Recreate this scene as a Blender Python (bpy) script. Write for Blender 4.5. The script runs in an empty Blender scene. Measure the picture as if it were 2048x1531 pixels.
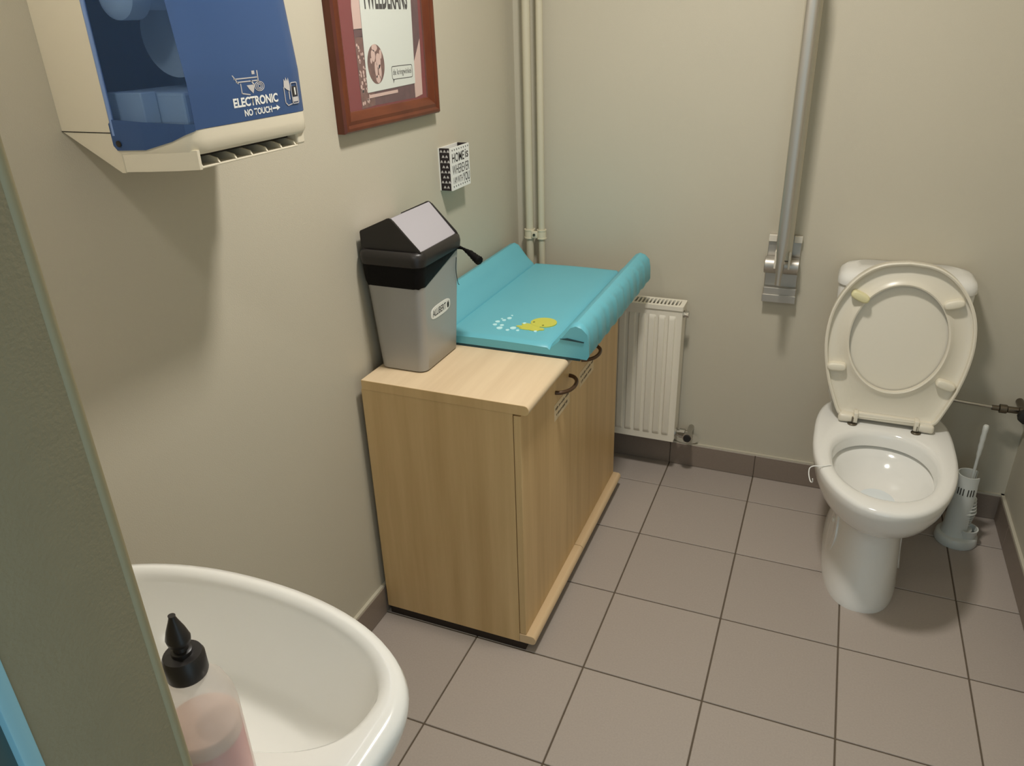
import bpy, bmesh, math, random
from mathutils import Vector, Matrix
random.seed(7)
pi = math.pi
scene = bpy.context.scene
COL = scene.collection

# ------------------------------------------------------------------ camera, light, exposure
cam_d = bpy.data.cameras.new('camera'); cam = bpy.data.objects.new('camera', cam_d); COL.objects.link(cam)
cam_d.sensor_fit = 'HORIZONTAL'; cam_d.sensor_width = 36.0
cam_d.lens = 1513.97 * 36.0 / 2048.0
cam_d.clip_start = 0.01
cam.matrix_world = (Matrix.Translation((0.72579, -2.61028, 1.50778)) @ Matrix.Rotation(0.403726, 4, 'Z')
                    @ Matrix.Rotation(1.127656, 4, 'X') @ Matrix.Rotation(-0.031959, 4, 'Z'))
scene.camera = cam

world = bpy.data.worlds.new('world'); scene.world = world; world.use_nodes = True
world.node_tree.nodes['Background'].inputs[0].default_value = (0.66, 0.88, 1.0, 1)   # dim cool corridor light
world.node_tree.nodes['Background'].inputs[1].default_value = 0.95

LAMP = (0.43, -1.22, 2.38)        # round ceiling fitting, shines downwards
ld = bpy.data.lights.new('ceiling_bulb', 'AREA'); ld.shape = 'DISK'; ld.size = 0.20; ld.energy = 21.5; ld.color = (1.0, 0.955, 0.885)
lo = bpy.data.objects.new('ceiling_bulb', ld); lo.location = LAMP; COL.objects.link(lo)
MLAMP = (0.06, -2.335, 1.90)      # small lamp over the washbasin, on the front wall
md = bpy.data.lights.new('basin_bulb', 'POINT'); md.energy = 5.0; md.shadow_soft_size = 0.035; md.color = (1.0, 0.97, 0.92)
mo = bpy.data.objects.new('basin_bulb', md); mo.location = MLAMP; COL.objects.link(mo)

vs = scene.view_settings
vs.view_transform = 'Standard'; vs.look = 'None'; vs.gamma = 1.0; vs.use_curve_mapping = False
vs.exposure = 0.0

# ------------------------------------------------------------------ helpers
def wpos(o):
    p = Vector((0, 0, 0))
    while o is not None:
        p += o.location; o = o.parent
    return p

def obj(name, bm, mat, parent=None, smooth=None):
    """one mesh object from world-space geometry"""
    me = bpy.data.meshes.new(name)
    bmesh.ops.recalc_face_normals(bm, faces=bm.faces[:])
    if parent is None:
        xs = [v.co for v in bm.verts]
        base = Vector(((min(c.x for c in xs) + max(c.x for c in xs)) / 2, (min(c.y for c in xs) + max(c.y for c in xs)) / 2, min(c.z for c in xs)))
    else:
        base = wpos(parent)
    for v in bm.verts: v.co -= base
    bm.to_mesh(me); bm.free()
    if smooth is not None:
        for p in me.polygons: p.use_smooth = True
        me.set_sharp_from_angle(angle=math.radians(smooth))
    mats = mat if isinstance(mat, (list, tuple)) else [mat]
    for m in mats: me.materials.append(m)
    o = bpy.data.objects.new(name, me); COL.objects.link(o)
    if parent is None: o.location = base
    else: o.parent = parent
    return o

def thing(name, label, cat, loc, group=None):
    o = bpy.data.objects.new(name, None); COL.objects.link(o)
    o.location = loc; o.empty_display_size = 0.05
    o['label'] = label; o['category'] = cat
    if group: o['group'] = group
    return o

def tag(o, label, cat, group=None):
    o['label'] = label; o['category'] = cat
    if group: o['group'] = group
    return o

def struct(o): o['kind'] = 'structure'; return o

def NB(): return bmesh.new()

def box(bm, x0, x1, y0, y1, z0, z1, bev=0.0, seg=2):
    b = bmesh.new() if bev else bm
    vs_ = [b.verts.new(c) for c in ((x0,y0,z0),(x1,y0,z0),(x1,y1,z0),(x0,y1,z0),(x0,y0,z1),(x1,y0,z1),(x1,y1,z1),(x0,y1,z1))]
    for f in ((3,2,1,0),(4,5,6,7),(0,1,5,4),(1,2,6,5),(2,3,7,6),(3,0,4,7)): b.faces.new([vs_[i] for i in f])
    if bev:
        bmesh.ops.bevel(b, geom=b.edges[:], offset=bev, segments=seg, affect='EDGES', profile=0.5)
        merge(bm, b)
    return bm

def merge(bm, b):
    vm = {}
    for v in b.verts: vm[v] = bm.verts.new(v.co)
    for f in b.faces:
        try: nf = bm.faces.new([vm[v] for v in f.verts]); nf.material_index = f.material_index
        except ValueError: pass
    b.free()

def BX(*a, **k): return box(NB(), *a, **k)

def loft(bm, rings, cap0=True, cap1=True, closed=True, mi=0):
    rv = [[bm.verts.new(p) for p in r] for r in rings]
    n = len(rings[0])
    for a, b in zip(rv[:-1], rv[1:]):
        for i in range(n if closed else n - 1):
            j = (i + 1) % n
            f = bm.faces.new((a[i], a[j], b[j], b[i])); f.material_index = mi
    if cap0: bm.faces.new(rv[0][::-1]).material_index = mi
    if cap1: bm.faces.new(rv[-1]).material_index = mi
    return rv

def lathe(bm, prof, c, n=32, axis='Z', cap0=True, cap1=True):
    rings = []
    for r, h in prof:
        ring = []
        for i in range(n):
            t = 2 * pi * i / n; a, b = r * math.cos(t), r * math.sin(t)
            p = {'Z': (a, b, h), 'Y': (a, h, b), 'X': (h, a, b)}[axis]
            ring.append(Vector(c) + Vector(p))
        rings.append(ring)
    loft(bm, rings, cap0, cap1); return bm

def tube(bm, pts, r, n=14, cap=True):
    pts = [Vector(p) for p in pts]; rr = r if isinstance(r, (list, tuple)) else [r] * len(pts)
    tang = []
    for i in range(len(pts)):
        a = pts[max(i - 1, 0)]; b = pts[min(i + 1, len(pts) - 1)]; tang.append((b - a).normalized())
    t0 = tang[0]; up = Vector((0, 0, 1)) if abs(t0.z) < 0.9 else Vector((1, 0, 0))
    u = t0.cross(up).normalized(); rings = []
    for i, p in enumerate(pts):
        t = tang[i]; u = (u - t * u.dot(t)).normalized(); v = t.cross(u)
        rings.append([p + (u * math.cos(2*pi*k/n) + v * math.sin(2*pi*k/n)) * rr[i] for k in range(n)])
    loft(bm, rings, cap, cap); return bm

def smooth_path(pts, k=8):
    """Catmull-Rom through the points"""
    P = [Vector(p) for p in pts]; out = []
    for i in range(len(P) - 1):
        p0 = P[max(i-1, 0)]; p1 = P[i]; p2 = P[i+1]; p3 = P[min(i+2, len(P)-1)]
        for s in range(k):
            t = s / k
            out.append(0.5 * ((2*p1) + (p2-p0)*t + (2*p0-5*p1+4*p2-p3)*t*t + (3*p1-p0-3*p2+p3)*t**3))
    out.append(P[-1]); return out

def prism(bm, poly, f, w0, w1):
    """polygon in (u,v) swept from w0 to w1, f(u,v,w) -> world"""
    loft(bm, [[Vector(f(u, v, w0)) for u, v in poly], [Vector(f(u, v, w1)) for u, v in poly]]); return bm

def ring_prism(bm, outer, inner, f, w0, w1):
    n = len(outer)
    R = [[bm.verts.new(f(u, v, w)) for u, v in p] for p, w in ((outer, w0), (outer, w1), (inner, w1), (inner, w0))]
    for a in range(4):
        b = (a + 1) % 4
        for i in range(n):
            j = (i + 1) % n; bm.faces.new((R[a][i], R[a][j], R[b][j], R[b][i]))
    return bm

def sell(cx, cy, a, b0, b1, n=64, e0=2.0, e1=2.0):
    """closed outline; b0/e0 for the -v half, b1/e1 for the +v half"""
    out = []
    for i in range(n):
        t = 2 * pi * i / n; c, s = math.cos(t), math.sin(t)
        e, b = (e1, b1) if s >= 0 else (e0, b0)
        out.append((cx + a * math.copysign(abs(c) ** (2/e), c), cy + b * math.copysign(abs(s) ** (2/e), s)))
    return out

def rrect(u0, u1, v0, v1, r, k=5):
    out = []
    for cx, cy, t0 in ((u1-r, v0+r, -pi/2), (u1-r, v1-r, 0), (u0+r, v1-r, pi/2), (u0+r, v0+r, pi)):
        for i in range(k + 1):
            t = t0 + (pi/2) * i / k; out.append((cx + r*math.cos(t), cy + r*math.sin(t)))
    return out

def text_bm(s, u0, u1, v0, v1, f, bold=0.0, w=0.0003, shear=0.0):
    """lettering stretched into a rectangle (u0..u1, v0..v1) of the surface f(u,v,w)"""
    cu = bpy.data.curves.new('lettering', 'FONT'); cu.body = s; cu.offset = bold; cu.resolution_u = 3; cu.shear = shear
    o = bpy.data.objects.new('lettering', cu); COL.objects.link(o)
    bpy.context.view_layer.update()
    dg = bpy.context.evaluated_depsgraph_get()
    me = bpy.data.meshes.new_from_object(o.evaluated_get(dg))
    bpy.data.objects.remove(o); bpy.data.curves.remove(cu)
    b = NB(); b.from_mesh(me); bpy.data.meshes.remove(me)
    xs = [v.co.x for v in b.verts]; ys = [v.co.y for v in b.verts]
    x0, x1, y0, y1 = min(xs), max(xs), min(ys), max(ys)
    for v in b.verts:
        v.co = Vector(f(u0 + (v.co.x-x0)/(x1-x0)*(u1-u0), v0 + (v.co.y-y0)/(y1-y0)*(v1-v0), w))
    return b

# ------------------------------------------------------------------ materials
def srgb(r, g, b):
    c = lambda v: (v/255/12.92) if v/255 <= 0.04045 else ((v/255+0.055)/1.055)**2.4
    return (c(r), c(g), c(b), 1.0)

def mat(name, col, rough=0.5, metal=0.0, bump=None, var=None, spec=0.5, **kw):
    """bump=(scale, strength, dist); var=(scale, amount) colour mottling"""
    m = bpy.data.materials.new(name); m.use_nodes = True
    nt = m.node_tree; bs = nt.nodes['Principled BSDF']
    bs.inputs['Base Color'].default_value = col; bs.inputs['Roughness'].default_value = rough
    bs.inputs['Metallic'].default_value = metal; bs.inputs['Specular IOR Level'].default_value = spec
    for k, v in kw.items(): bs.inputs[k].default_value = v
    tc = nt.nodes.new('ShaderNodeTexCoord')
    if var:
        nz = nt.nodes.new('ShaderNodeTexNoise'); nz.inputs['Scale'].default_value = var[0]; nz.inputs['Detail'].default_value = 5
        mx = nt.nodes.new('ShaderNodeMix'); mx.data_type = 'RGBA'
        mx.inputs[6].default_value = tuple(c*(1-var[1]) for c in col[:3]) + (1,)
        mx.inputs[7].default_value = tuple(min(1, c*(1+var[1])) for c in col[:3]) + (1,)
        nt.links.new(tc.outputs['Object'], nz.inputs['Vector']); nt.links.new(nz.outputs['Fac'], mx.inputs[0])
        nt.links.new(mx.outputs[2], bs.inputs['Base Color'])
    if bump:
        nb = nt.nodes.new('ShaderNodeTexNoise'); nb.inputs['Scale'].default_value = bump[0]; nb.inputs['Detail'].default_value = 4
        bp = nt.nodes.new('ShaderNodeBump'); bp.inputs['Strength'].default_value = bump[1]; bp.inputs['Distance'].default_value = bump[2]
        nt.links.new(tc.outputs['Object'], nb.inputs['Vector']); nt.links.new(nb.outputs['Fac'], bp.inputs['Height'])
        nt.links.new(bp.outputs['Normal'], bs.inputs['Normal'])
    return m

def wood(name, c1, c2, stretch, rough=0.45, scale=9.0):
    m = bpy.data.materials.new(name); m.use_nodes = True; nt = m.node_tree; bs = nt.nodes['Principled BSDF']
    bs.inputs['Roughness'].default_value = rough
    tc = nt.nodes.new('ShaderNodeTexCoord'); mp = nt.nodes.new('ShaderNodeMapping'); mp.inputs['Scale'].default_value = stretch
    nz = nt.nodes.new('ShaderNodeTexNoise'); nz.inputs['Scale'].default_value = scale; nz.inputs['Detail'].default_value = 6; nz.inputs['Roughness'].default_value = 0.6
    rp = nt.nodes.new('ShaderNodeValToRGB'); rp.color_ramp.elements[0].position = 0.3; rp.color_ramp.elements[1].position = 0.7
    rp.color_ramp.elements[0].color = c1; rp.color_ramp.elements[1].color = c2
    nt.links.new(tc.outputs['Object'], mp.inputs[0]); nt.links.new(mp.outputs[0], nz.inputs['Vector'])
    nt.links.new(nz.outputs['Fac'], rp.inputs[0]); nt.links.new(rp.outputs[0], bs.inputs['Base Color'])
    return m

def tile_mat():
    m = mat('grey_brown_tile', srgb(172, 161, 152), rough=0.5, spec=0.35, var=(220, 0.09), bump=(300, 0.12, 0.0006))
    nt = m.node_tree; bs = nt.nodes['Principled BSDF']
    src = bs.inputs['Base Color'].links[0].from_socket
    oi = nt.nodes.new('ShaderNodeObjectInfo'); mr = nt.nodes.new('ShaderNodeMapRange')
    mr.inputs['To Min'].default_value = 0.94; mr.inputs['To Max'].default_value = 1.05
    hs = nt.nodes.new('ShaderNodeHueSaturation')
    nt.links.new(oi.outputs['Random'], mr.inputs['Value']); nt.links.new(mr.outputs[0], hs.inputs['Value'])
    nt.links.new(src, hs.inputs['Color']); nt.links.new(hs.outputs[0], bs.inputs['Base Color'])
    return m

def clear_plastic(name, col, opac, rough=0.2, tint=None):
    m = bpy.data.materials.new(name); m.use_nodes = True; nt = m.node_tree; bs = nt.nodes['Principled BSDF']
    bs.inputs['Base Color'].default_value = col; bs.inputs['Roughness'].default_value = rough
    tr = nt.nodes.new('ShaderNodeBsdfTransparent'); tr.inputs[0].default_value = (tint or tuple(min(1, c*1.5+0.22) for c in col[:3])) + (1,)
    mx = nt.nodes.new('ShaderNodeMixShader'); mx.inputs[0].default_value = opac
    out = nt.nodes['Material Output']
    nt.links.new(tr.outputs[0], mx.inputs[1]); nt.links.new(bs.outputs[0], mx.inputs[2]); nt.links.new(mx.outputs[0], out.inputs[0])
    return m

M = {}
M['wall'] = mat('beige_wall_paint', srgb(196, 189, 171), rough=0.6, spec=0.3, bump=(420, 0.22, 0.0012), var=(3, 0.025))
M['ceiling'] = mat('white_ceiling_paint', srgb(228, 222, 208), rough=0.8, bump=(300, 0.1, 0.001))
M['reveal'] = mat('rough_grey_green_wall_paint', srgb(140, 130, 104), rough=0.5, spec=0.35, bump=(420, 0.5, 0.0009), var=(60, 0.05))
M['edge'] = mat('cream_corner_paint', srgb(150, 138, 106), rough=0.5, bump=(200, 0.3, 0.001))
M['cyan'] = mat('light_blue_frame_paint', srgb(138, 184, 196), rough=0.45, bump=(120, 0.1, 0.0008))
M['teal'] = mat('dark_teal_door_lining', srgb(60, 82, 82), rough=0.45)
M['tile'] = tile_mat()
M['skirt'] = mat('skirting_tile_grey_brown', srgb(136, 122, 110), rough=0.45, var=(200, 0.09))
M['grout'] = mat('dark_grout', srgb(98, 86, 72), rough=0.9, var=(90, 0.15))
M['ceramic'] = mat('white_glazed_ceramic', srgb(232, 231, 226), rough=0.12, spec=0.6)
M['seat'] = mat('white_seat_plastic', srgb(226, 219, 202), rough=0.28)
M['bumper'] = mat('white_bumper', srgb(226, 219, 200), rough=0.4)
M['bumper_y'] = mat('yellowed_bumper', srgb(222, 215, 170), rough=0.4)
M['water'] = mat('toilet_water', srgb(226, 232, 234), rough=0.05, spec=0.7)
M['white_pl'] = mat('off_white_plastic', srgb(222, 213, 192), rough=0.35)
M['white'] = mat('white_paint_print', srgb(236, 236, 232), rough=0.5)
M['brushset'] = mat('white_brush_plastic', srgb(214, 216, 210), rough=0.35)
M['chrome'] = mat('chrome', srgb(190, 188, 182), rough=0.18, metal=1.0)
M['darkchrome'] = mat('tarnished_chrome', srgb(120, 112, 100), rough=0.3, metal=1.0)
M['alu'] = mat('brushed_aluminium', srgb(188, 183, 174), rough=0.42, metal=0.8, bump=(90, 0.05, 0.0005))
M['alu_light'] = mat('pale_aluminium_edge', srgb(205, 198, 180), rough=0.45, metal=0.2)
M['alu_cap'] = mat('pale_cover_block', srgb(226, 220, 206), rough=0.4)
M['radiator'] = mat('white_radiator_enamel', srgb(234, 228, 212), rough=0.35)
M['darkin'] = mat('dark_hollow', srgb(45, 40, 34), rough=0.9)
M['pipe'] = mat('cream_pipe_enamel', srgb(204, 197, 174), rough=0.35)
M['pipe_clamp'] = mat('cream_clamp_enamel', srgb(218, 210, 184), rough=0.4)
M['rubber'] = mat('black_rubber', srgb(28, 26, 24), rough=0.6)
M['wood_v'] = wood('birch_laminate_upright_shaded', srgb(194, 160, 108), srgb(222, 190, 138), (9, 9, 0.5), scale=1.6)  # same birch as the top, shade of the upright faces put into the colour
M['wood_t'] = wood('birch_laminate_top_lit', srgb(214, 190, 156), srgb(230, 208, 174), (9, 0.6, 9), scale=2.0)  # same birch as the uprights, colour lightened for the lit top
M['wood_e'] = mat('birch_edge', srgb(214, 186, 146), rough=0.4)
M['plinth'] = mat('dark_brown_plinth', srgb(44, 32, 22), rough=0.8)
M['pen'] = mat('faded_brown_ink', srgb(84, 70, 54), rough=0.8)
M['handle_br'] = mat('bronze_handle', srgb(92, 70, 52), rough=0.35, metal=0.5)
M['paper'] = mat('white_paper', srgb(222, 203, 168), rough=0.8)
M['ink'] = mat('black_ink', srgb(48, 44, 42), rough=0.7)
M['mat'] = mat('turquoise_vinyl', srgb(104, 184, 200), rough=0.4, bump=(240, 0.1, 0.0008), var=(7, 0.03))
M['mat_bot'] = mat('dark_teal_board_fold_shade', srgb(24, 62, 70), rough=0.7)  # mat's base board; also the painted crease shade of the folds
M['yellow'] = mat('yellow_green_print', srgb(200, 200, 84), rough=0.5)
M['bubble'] = mat('pale_blue_print', srgb(196, 240, 244), rough=0.5)
M['olive'] = mat('olive_print', srgb(120, 124, 40), rough=0.6)
M['bin'] = mat('silver_grey_plastic', srgb(164, 162, 158), rough=0.38, metal=0.15, bump=(600, 0.06, 0.0004))
M['binflap'] = mat('pale_silver_flap', srgb(178, 175, 182), rough=0.4, metal=0.1)
M['black'] = mat('black_plastic', srgb(36, 33, 32), rough=0.38)
M['bag'] = mat('black_bin_bag', srgb(17, 16, 16), rough=0.6, spec=0.12, bump=(40, 0.5, 0.003))
M['frame'] = wood('red_brown_stained_wood', srgb(88, 38, 21), srgb(110, 54, 28), (4, 1, 1), rough=0.35)
M['mount'] = mat('dark_red_mount', srgb(122, 37, 37), rough=0.6, var=(12, 0.06))
M['poster'] = mat('pale_green_white_paper', srgb(212, 216, 208), rough=0.7)
M['pink'] = mat('faded_pink_photo', srgb(206, 176, 166), rough=0.6)
M['maroon'] = mat('dark_photo', srgb(92, 60, 62), rough=0.6, var=(60, 0.5))
M['brownp'] = mat('brown_photo', srgb(112, 78, 70), rough=0.6, var=(90, 0.6))
M['glass'] = clear_plastic('picture_glass', (0.95, 0.95, 0.95, 1), 0.03, 0.05)
M['blue_front'] = clear_plastic('deep_blue_clear_plastic', srgb(76, 106, 154), 0.62, 0.22)
M['blue_side'] = clear_plastic('blue_clear_plastic', srgb(92, 122, 168), 0.14, 0.2, (0.80, 0.87, 0.95))
M['blue_solid'] = mat('pale_blue_trim', srgb(122, 148, 196), rough=0.3)
M['mech'] = mat('grey_inner_mechanism', srgb(206, 214, 222), rough=0.5)
M['paperroll'] = mat('paper_towel_roll', srgb(206, 208, 206), rough=0.9)
M['bottle'] = clear_plastic('frosted_bottle_plastic', srgb(232, 228, 222), 0.44, 0.35, (0.96, 0.94, 0.92))
M['soap'] = mat('pink_liquid_soap', srgb(240, 150, 148), rough=0.3)
M['soap_top'] = mat('peach_soap_foam', srgb(238, 204, 188), rough=0.5)
M['purple'] = mat('dark_heart_paper', srgb(34, 24, 28), rough=0.6)
M['grey_heart'] = mat('pale_heart_print', srgb(196, 192, 190), rough=0.6)
M['lampglass'] = mat('opal_lamp_glass', srgb(245, 240, 225), rough=0.3)

# ------------------------------------------------------------------ the room
XL, XR, YB, YF, ZC = -0.29, 1.375, -0.13, -2.40, 2.50
P = 0.303
fl = struct(obj('floor', BX(XL - 0.1, XR + 0.1, -3.8, YB + 0.1, -0.12, -0.0025), M['grout']))
fl_w = wpos(fl)
shared = None
for i in range(-1, 5):
    for j in range(0, 9):
        x0, x1 = i * P + 0.002, (i + 1) * P - 0.002
        y1, y0 = -j * P - 0.002, -(j + 1) * P + 0.002
        full = True
        if x0 < XL: x0 = XL; full = False
        if x1 > XR: x1 = XR; full = False
        if y1 > YB: y1 = YB; full = False
        if x1 - x0 < 0.005 or y1 - y0 < 0.005: continue
        b = NB(); cx, cy = (x0+x1)/2, (y0+y1)/2
        if full and shared is not None:
            o = bpy.data.objects.new('tile', shared); COL.objects.link(o); o.parent = fl
        else:
            box(b, x0-cx, x1-cx, y0-cy, y1-cy, -0.006, 0.0, bev=0.0012, seg=1)
            me = bpy.data.meshes.new('tile'); b.to_mesh(me); me.materials.append(M['tile'])
            o = bpy.data.objects.new('tile', me); COL.objects.link(o); o.parent = fl
            if full: shared = me
        b.free()
        o.location = Vector((cx, cy, 0)) - fl_w

struct(obj('wall_back', BX(XL - 0.1, XR + 0.1, YB, YB + 0.1, 0, ZC), M['wall']))
struct(obj('wall_left', BX(XL - 0.1, XL, YF, YB, 0, ZC), M['wall']))
struct(obj('wall_right', BX(XR, XR + 0.1, YF, YB, 0, ZC), M['wall']))
struct(obj('ceiling', BX(XL - 0.1, XR + 0.1, -2.56, YB + 0.1, ZC, ZC + 0.08), M['ceiling']))
# front wall with the doorway the camera stands in
JX0, JX1, DH = 0.42, 1.33, 2.08
wf = struct(obj('wall_front', BX(XL - 0.1, JX0, -2.4745, YF, 0, ZC, bev=0.002, seg=3), M['reveal'], smooth=40))
obj('outer_leaf', BX(XL - 0.1, JX0 - 0.022, -2.56, -2.4746, 0, ZC), M['reveal'], wf)
obj('wall_pier', BX(JX1, XR + 0.1, -2.56, YF, 0, ZC), M['reveal'], wf)
obj('lintel', BX(JX0, JX1, -2.56, YF, DH, ZC), M['reveal'], wf)
cb = NB(); tube(cb, [(JX0 - 0.0022, YF - 0.0022, 0.0), (JX0 - 0.0022, YF - 0.0022, DH)], 0.0036, n=16)
obj('corner_bead', cb, M['edge'], wf, smooth=50)
# blue door lining, its stop and rebate
tr = struct(obj('trim_1', BX(JX0 - 0.02, JX0 + 0.0012, -2.4785, -2.4705, 0, DH, bev=0.0008), M['cyan'], smooth=40))
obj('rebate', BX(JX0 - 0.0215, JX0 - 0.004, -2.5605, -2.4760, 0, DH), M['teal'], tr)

def skirting(name, axis, wallc, sgn, a0, a1, joints):
    """tile skirting: backing + separate tiles"""
    th = 0.010; h = 0.088
    def B(u0, u1, t0, t1, z0, z1, bev=0.0):
        t0, t1 = sorted((wallc + sgn*t0, wallc + sgn*t1))
        return BX(u0, u1, t0, t1, z0, z1, bev=bev, seg=1) if axis == 'x' else BX(t0, t1, u0, u1, z0, z1, bev=bev, seg=1)
    base = struct(obj(name, B(a0, a1, -0.001, th - 0.003, 0.0, h - 0.002), M['grout']))
    cuts = [a0] + sorted(j for j in joints if a0 + 0.01 < j < a1 - 0.01) + [a1]
    for u, v in zip(cuts[:-1], cuts[1:]):
        obj('skirting_tile', B(u + 0.0012, v - 0.0012, 0.0, th, 0.001, h, bev=0.001), M['skirt'], base)
    obj('sealant_strip', B(a0, a1, -0.001, th - 0.001, h, h + 0.007), M['wall'], base)
    return base
skirting('baseboard_back', 'x', YB, -1, XL, XR, [i*P for i in range(-1, 6)])
skirting('baseboard_left', 'y', XL, 1, YF, YB, [-i*P for i in range(0, 9)])
skirting('baseboard_right', 'y', XR, -1, YF, YB, [-i*P - 0.0 for i in range(0, 9)])

# ------------------------------------------------------------------ ceiling lamp (above the frame)
t = thing('ceiling_lamp', 'round white ceiling lamp fixed above the middle of the room', 'lamp', (LAMP[0], LAMP[1], ZC))
obj('lamp_base', lathe(NB(), [(0.12, LAMP[2] + 0.004), (0.14, LAMP[2] + 0.02), (0.15, ZC)], (LAMP[0], LAMP[1], 0), 40), M['ceiling'], t, smooth=40)

t = thing('wall_lamp', 'small white wall lamp above the washbasin', 'lamp', (MLAMP[0], YF, MLAMP[2]))
obj('back_plate', BX(MLAMP[0] - 0.06, MLAMP[0] + 0.06, YF + 0.0005, YF + 0.012, MLAMP[2] - 0.03, MLAMP[2] + 0.05, bev=0.003), M['ceiling'], t)
obj('lamp_hood', BX(MLAMP[0] - 0.055, MLAMP[0] + 0.055, YF + 0.0125, MLAMP[1] + 0.03, MLAMP[2] + 0.04, MLAMP[2] + 0.048, bev=0.002), M['ceiling'], t)

# ------------------------------------------------------------------ heating pipes in the corner
for px, r, lab in ((-0.231, 0.0135, 'cream heating pipe nearest the room corner, thicker of the pair'), (-0.187, 0.0112, 'thinner cream heating pipe, the one further from the room corner')):
    tag(obj('heating_pipe', tube(NB(), [(px, -0.168, 0.12), (px, -0.168, ZC)], r, n=20), M['pipe'], smooth=60), lab, 'pipe', 'pair of heating pipes')
t = thing('pipe_clamp', 'cream double pipe clamp holding both heating pipes to the wall', 'clamp', (-0.21, -0.168, 0.828))
for px, r in ((-0.231, 0.0135), (-0.187, 0.0112)):
    b = NB()
    ring_prism(b, [(px + (r+0.0045)*math.cos(a), -0.168 + (r+0.0045)*math.sin(a)) for a in [2*pi*k/24 for k in range(24)]],
               [(px + (r+0.0003)*math.cos(a), -0.168 + (r+0.0003)*math.sin(a)) for a in [2*pi*k/24 for k in range(24)]], lambda u, v, w: (u, v, w), 0.828, 0.856)
    for za, zb_ in ((0.826, 0.830), (0.854, 0.858)):
        ring_prism(b, [(px + (r+0.006)*math.cos(a), -0.168 + (r+0.006)*math.sin(a)) for a in [2*pi*k/24 for k in range(24)]],
                   [(px + (r+0.0003)*math.cos(a), -0.168 + (r+0.0003)*math.sin(a)) for a in [2*pi*k/24 for k in range(24)]], lambda u, v, w: (u, v, w), za, zb_)
    obj('clamp_band', b, M['pipe_clamp'], t, smooth=40)
b = BX(-0.220, -0.197, -0.186, -0.176, 0.830, 0.854, bev=0.002); obj('clamp_bridge', b, M['pipe_clamp'], t, smooth=40)
obj('screw', lathe(NB(), [(0.0045, -0.1865), (0.0045, -0.1885), (0.002, -0.1885), (0.002, -0.187)], (-0.2085, 0, 0.842), 16, 'Y'), M['darkchrome'], t, smooth=40)
obj('wall_peg', tube(NB(), [(-0.2085, -0.177, 0.842), (-0.2085, YB, 0.842)], 0.004, 10), M['pipe'], t)

# ------------------------------------------------------------------ radiator
RX0, RX1, RY0, RY1, RZ0, RZ1 = -0.073, 0.327, -0.236, -0.158, 0.140, 0.650
t = thing('radiator', 'white ribbed panel radiator on the back wall behind the birch cabinet', 'radiator', ((RX0+RX1)/2, RY1, RZ0))
# front sheet with pressed vertical flutes
b = NB(); nrib = 11; xs = []
pitch = (RX1 - RX0 - 0.03) / nrib
prof = [(RX0 + 0.001, 0.0)]
for k in range(nrib):
    c = RX0 + 0.015 + pitch * (k + 0.5)
    prof += [(c - pitch*0.36, 0.0), (c - pitch*0.27, 0.006), (c + pitch*0.27, 0.006), (c + pitch*0.36, 0.0)]
prof.append((RX1 - 0.001, 0.0))
def frow(z, k): return [Vector((x, RY0 + 0.006 - d*k, z)) for x, d in prof]
rows = [frow(RZ0, 0), frow(RZ0 + 0.025, 0), frow(RZ0 + 0.032, 0.7), frow(RZ0 + 0.04, 1.0), frow(RZ1 - 0.05, 1.0), frow(RZ1 - 0.042, 0.7), frow(RZ1 - 0.035, 0), frow(RZ1 - 0.012, 0)]
loft(b, rows, False, False, closed=False)
box(b, RX0 + 0.001, RX1 - 0.001, RY0 + 0.0062, RY0 + 0.018, RZ0, RZ1 - 0.012)
obj('front_panel', b, M['radiator'], t, smooth=25)
obj('rear_panel', BX(RX0 + 0.004, RX1 - 0.004, RY1 - 0.014, RY1, RZ0, RZ1 - 0.014, bev=0.003), M['radiator'], t)
obj('fin_core', BX(RX0 + 0.02, RX1 - 0.02, RY0 + 0.022, RY1 - 0.016, RZ0 + 0.03, RZ1 - 0.02), M['darkin'], t)
for xa, xb in ((RX0 - 0.001, RX0 + 0.003), (RX1 - 0.003, RX1 + 0.001)):
    obj('side_panel', BX(xa, xb, RY0 + 0.008, RY1 - 0.002, RZ0 + 0.006, RZ1 - 0.008, bev=0.001), M['radiator'], t)
gb = NB(); ring_prism(gb, rrect(RX0 - 0.002, RX1 + 0.003, RY0 + 0.002, RY1 + 0.001, 0.006), rrect(RX0 + 0.012, RX1 - 0.012, RY0 + 0.017, RY1 - 0.012, 0.004), lambda u, v, w: (u, v, w), RZ1 - 0.014, RZ1)
gr = obj('top_grille', gb, M['radiator'], t, smooth=40)
ns = 30
for k in range(ns):
    x = RX0 + 0.012 + (RX1 - RX0 - 0.024) * (k + 0.5) / ns
    obj('grille_bar', BX(x - 0.0026, x + 0.0026, RY0 + 0.016, RY1 - 0.011, RZ1 - 0.005, RZ1 - 0.0005), M['radiator'], gr)
obj('bleed_plug', lathe(NB(), [(0.013, RX1), (0.013, RX1 + 0.006), (0.010, RX1 + 0.006), (0.010, RX1 + 0.013), (0.0125, RX1 + 0.013), (0.0125, RX1 + 0.018), (0.005, RX1 + 0.018)], (0, -0.206, 0.618), 8, 'X'), M['chrome'], t)
v = obj('valve_body', lathe(NB(), [(0.017, RX1), (0.017, RX1 + 0.005), (0.012, RX1 + 0.006), (0.012, RX1 + 0.014), (0.0175, RX1 + 0.015), (0.0175, RX1 + 0.034), (0.013, RX1 + 0.036), (0.013, RX1 + 0.044)], (0, -0.197, 0.164), 10, 'X'), M['chrome'], t, smooth=35)
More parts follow.
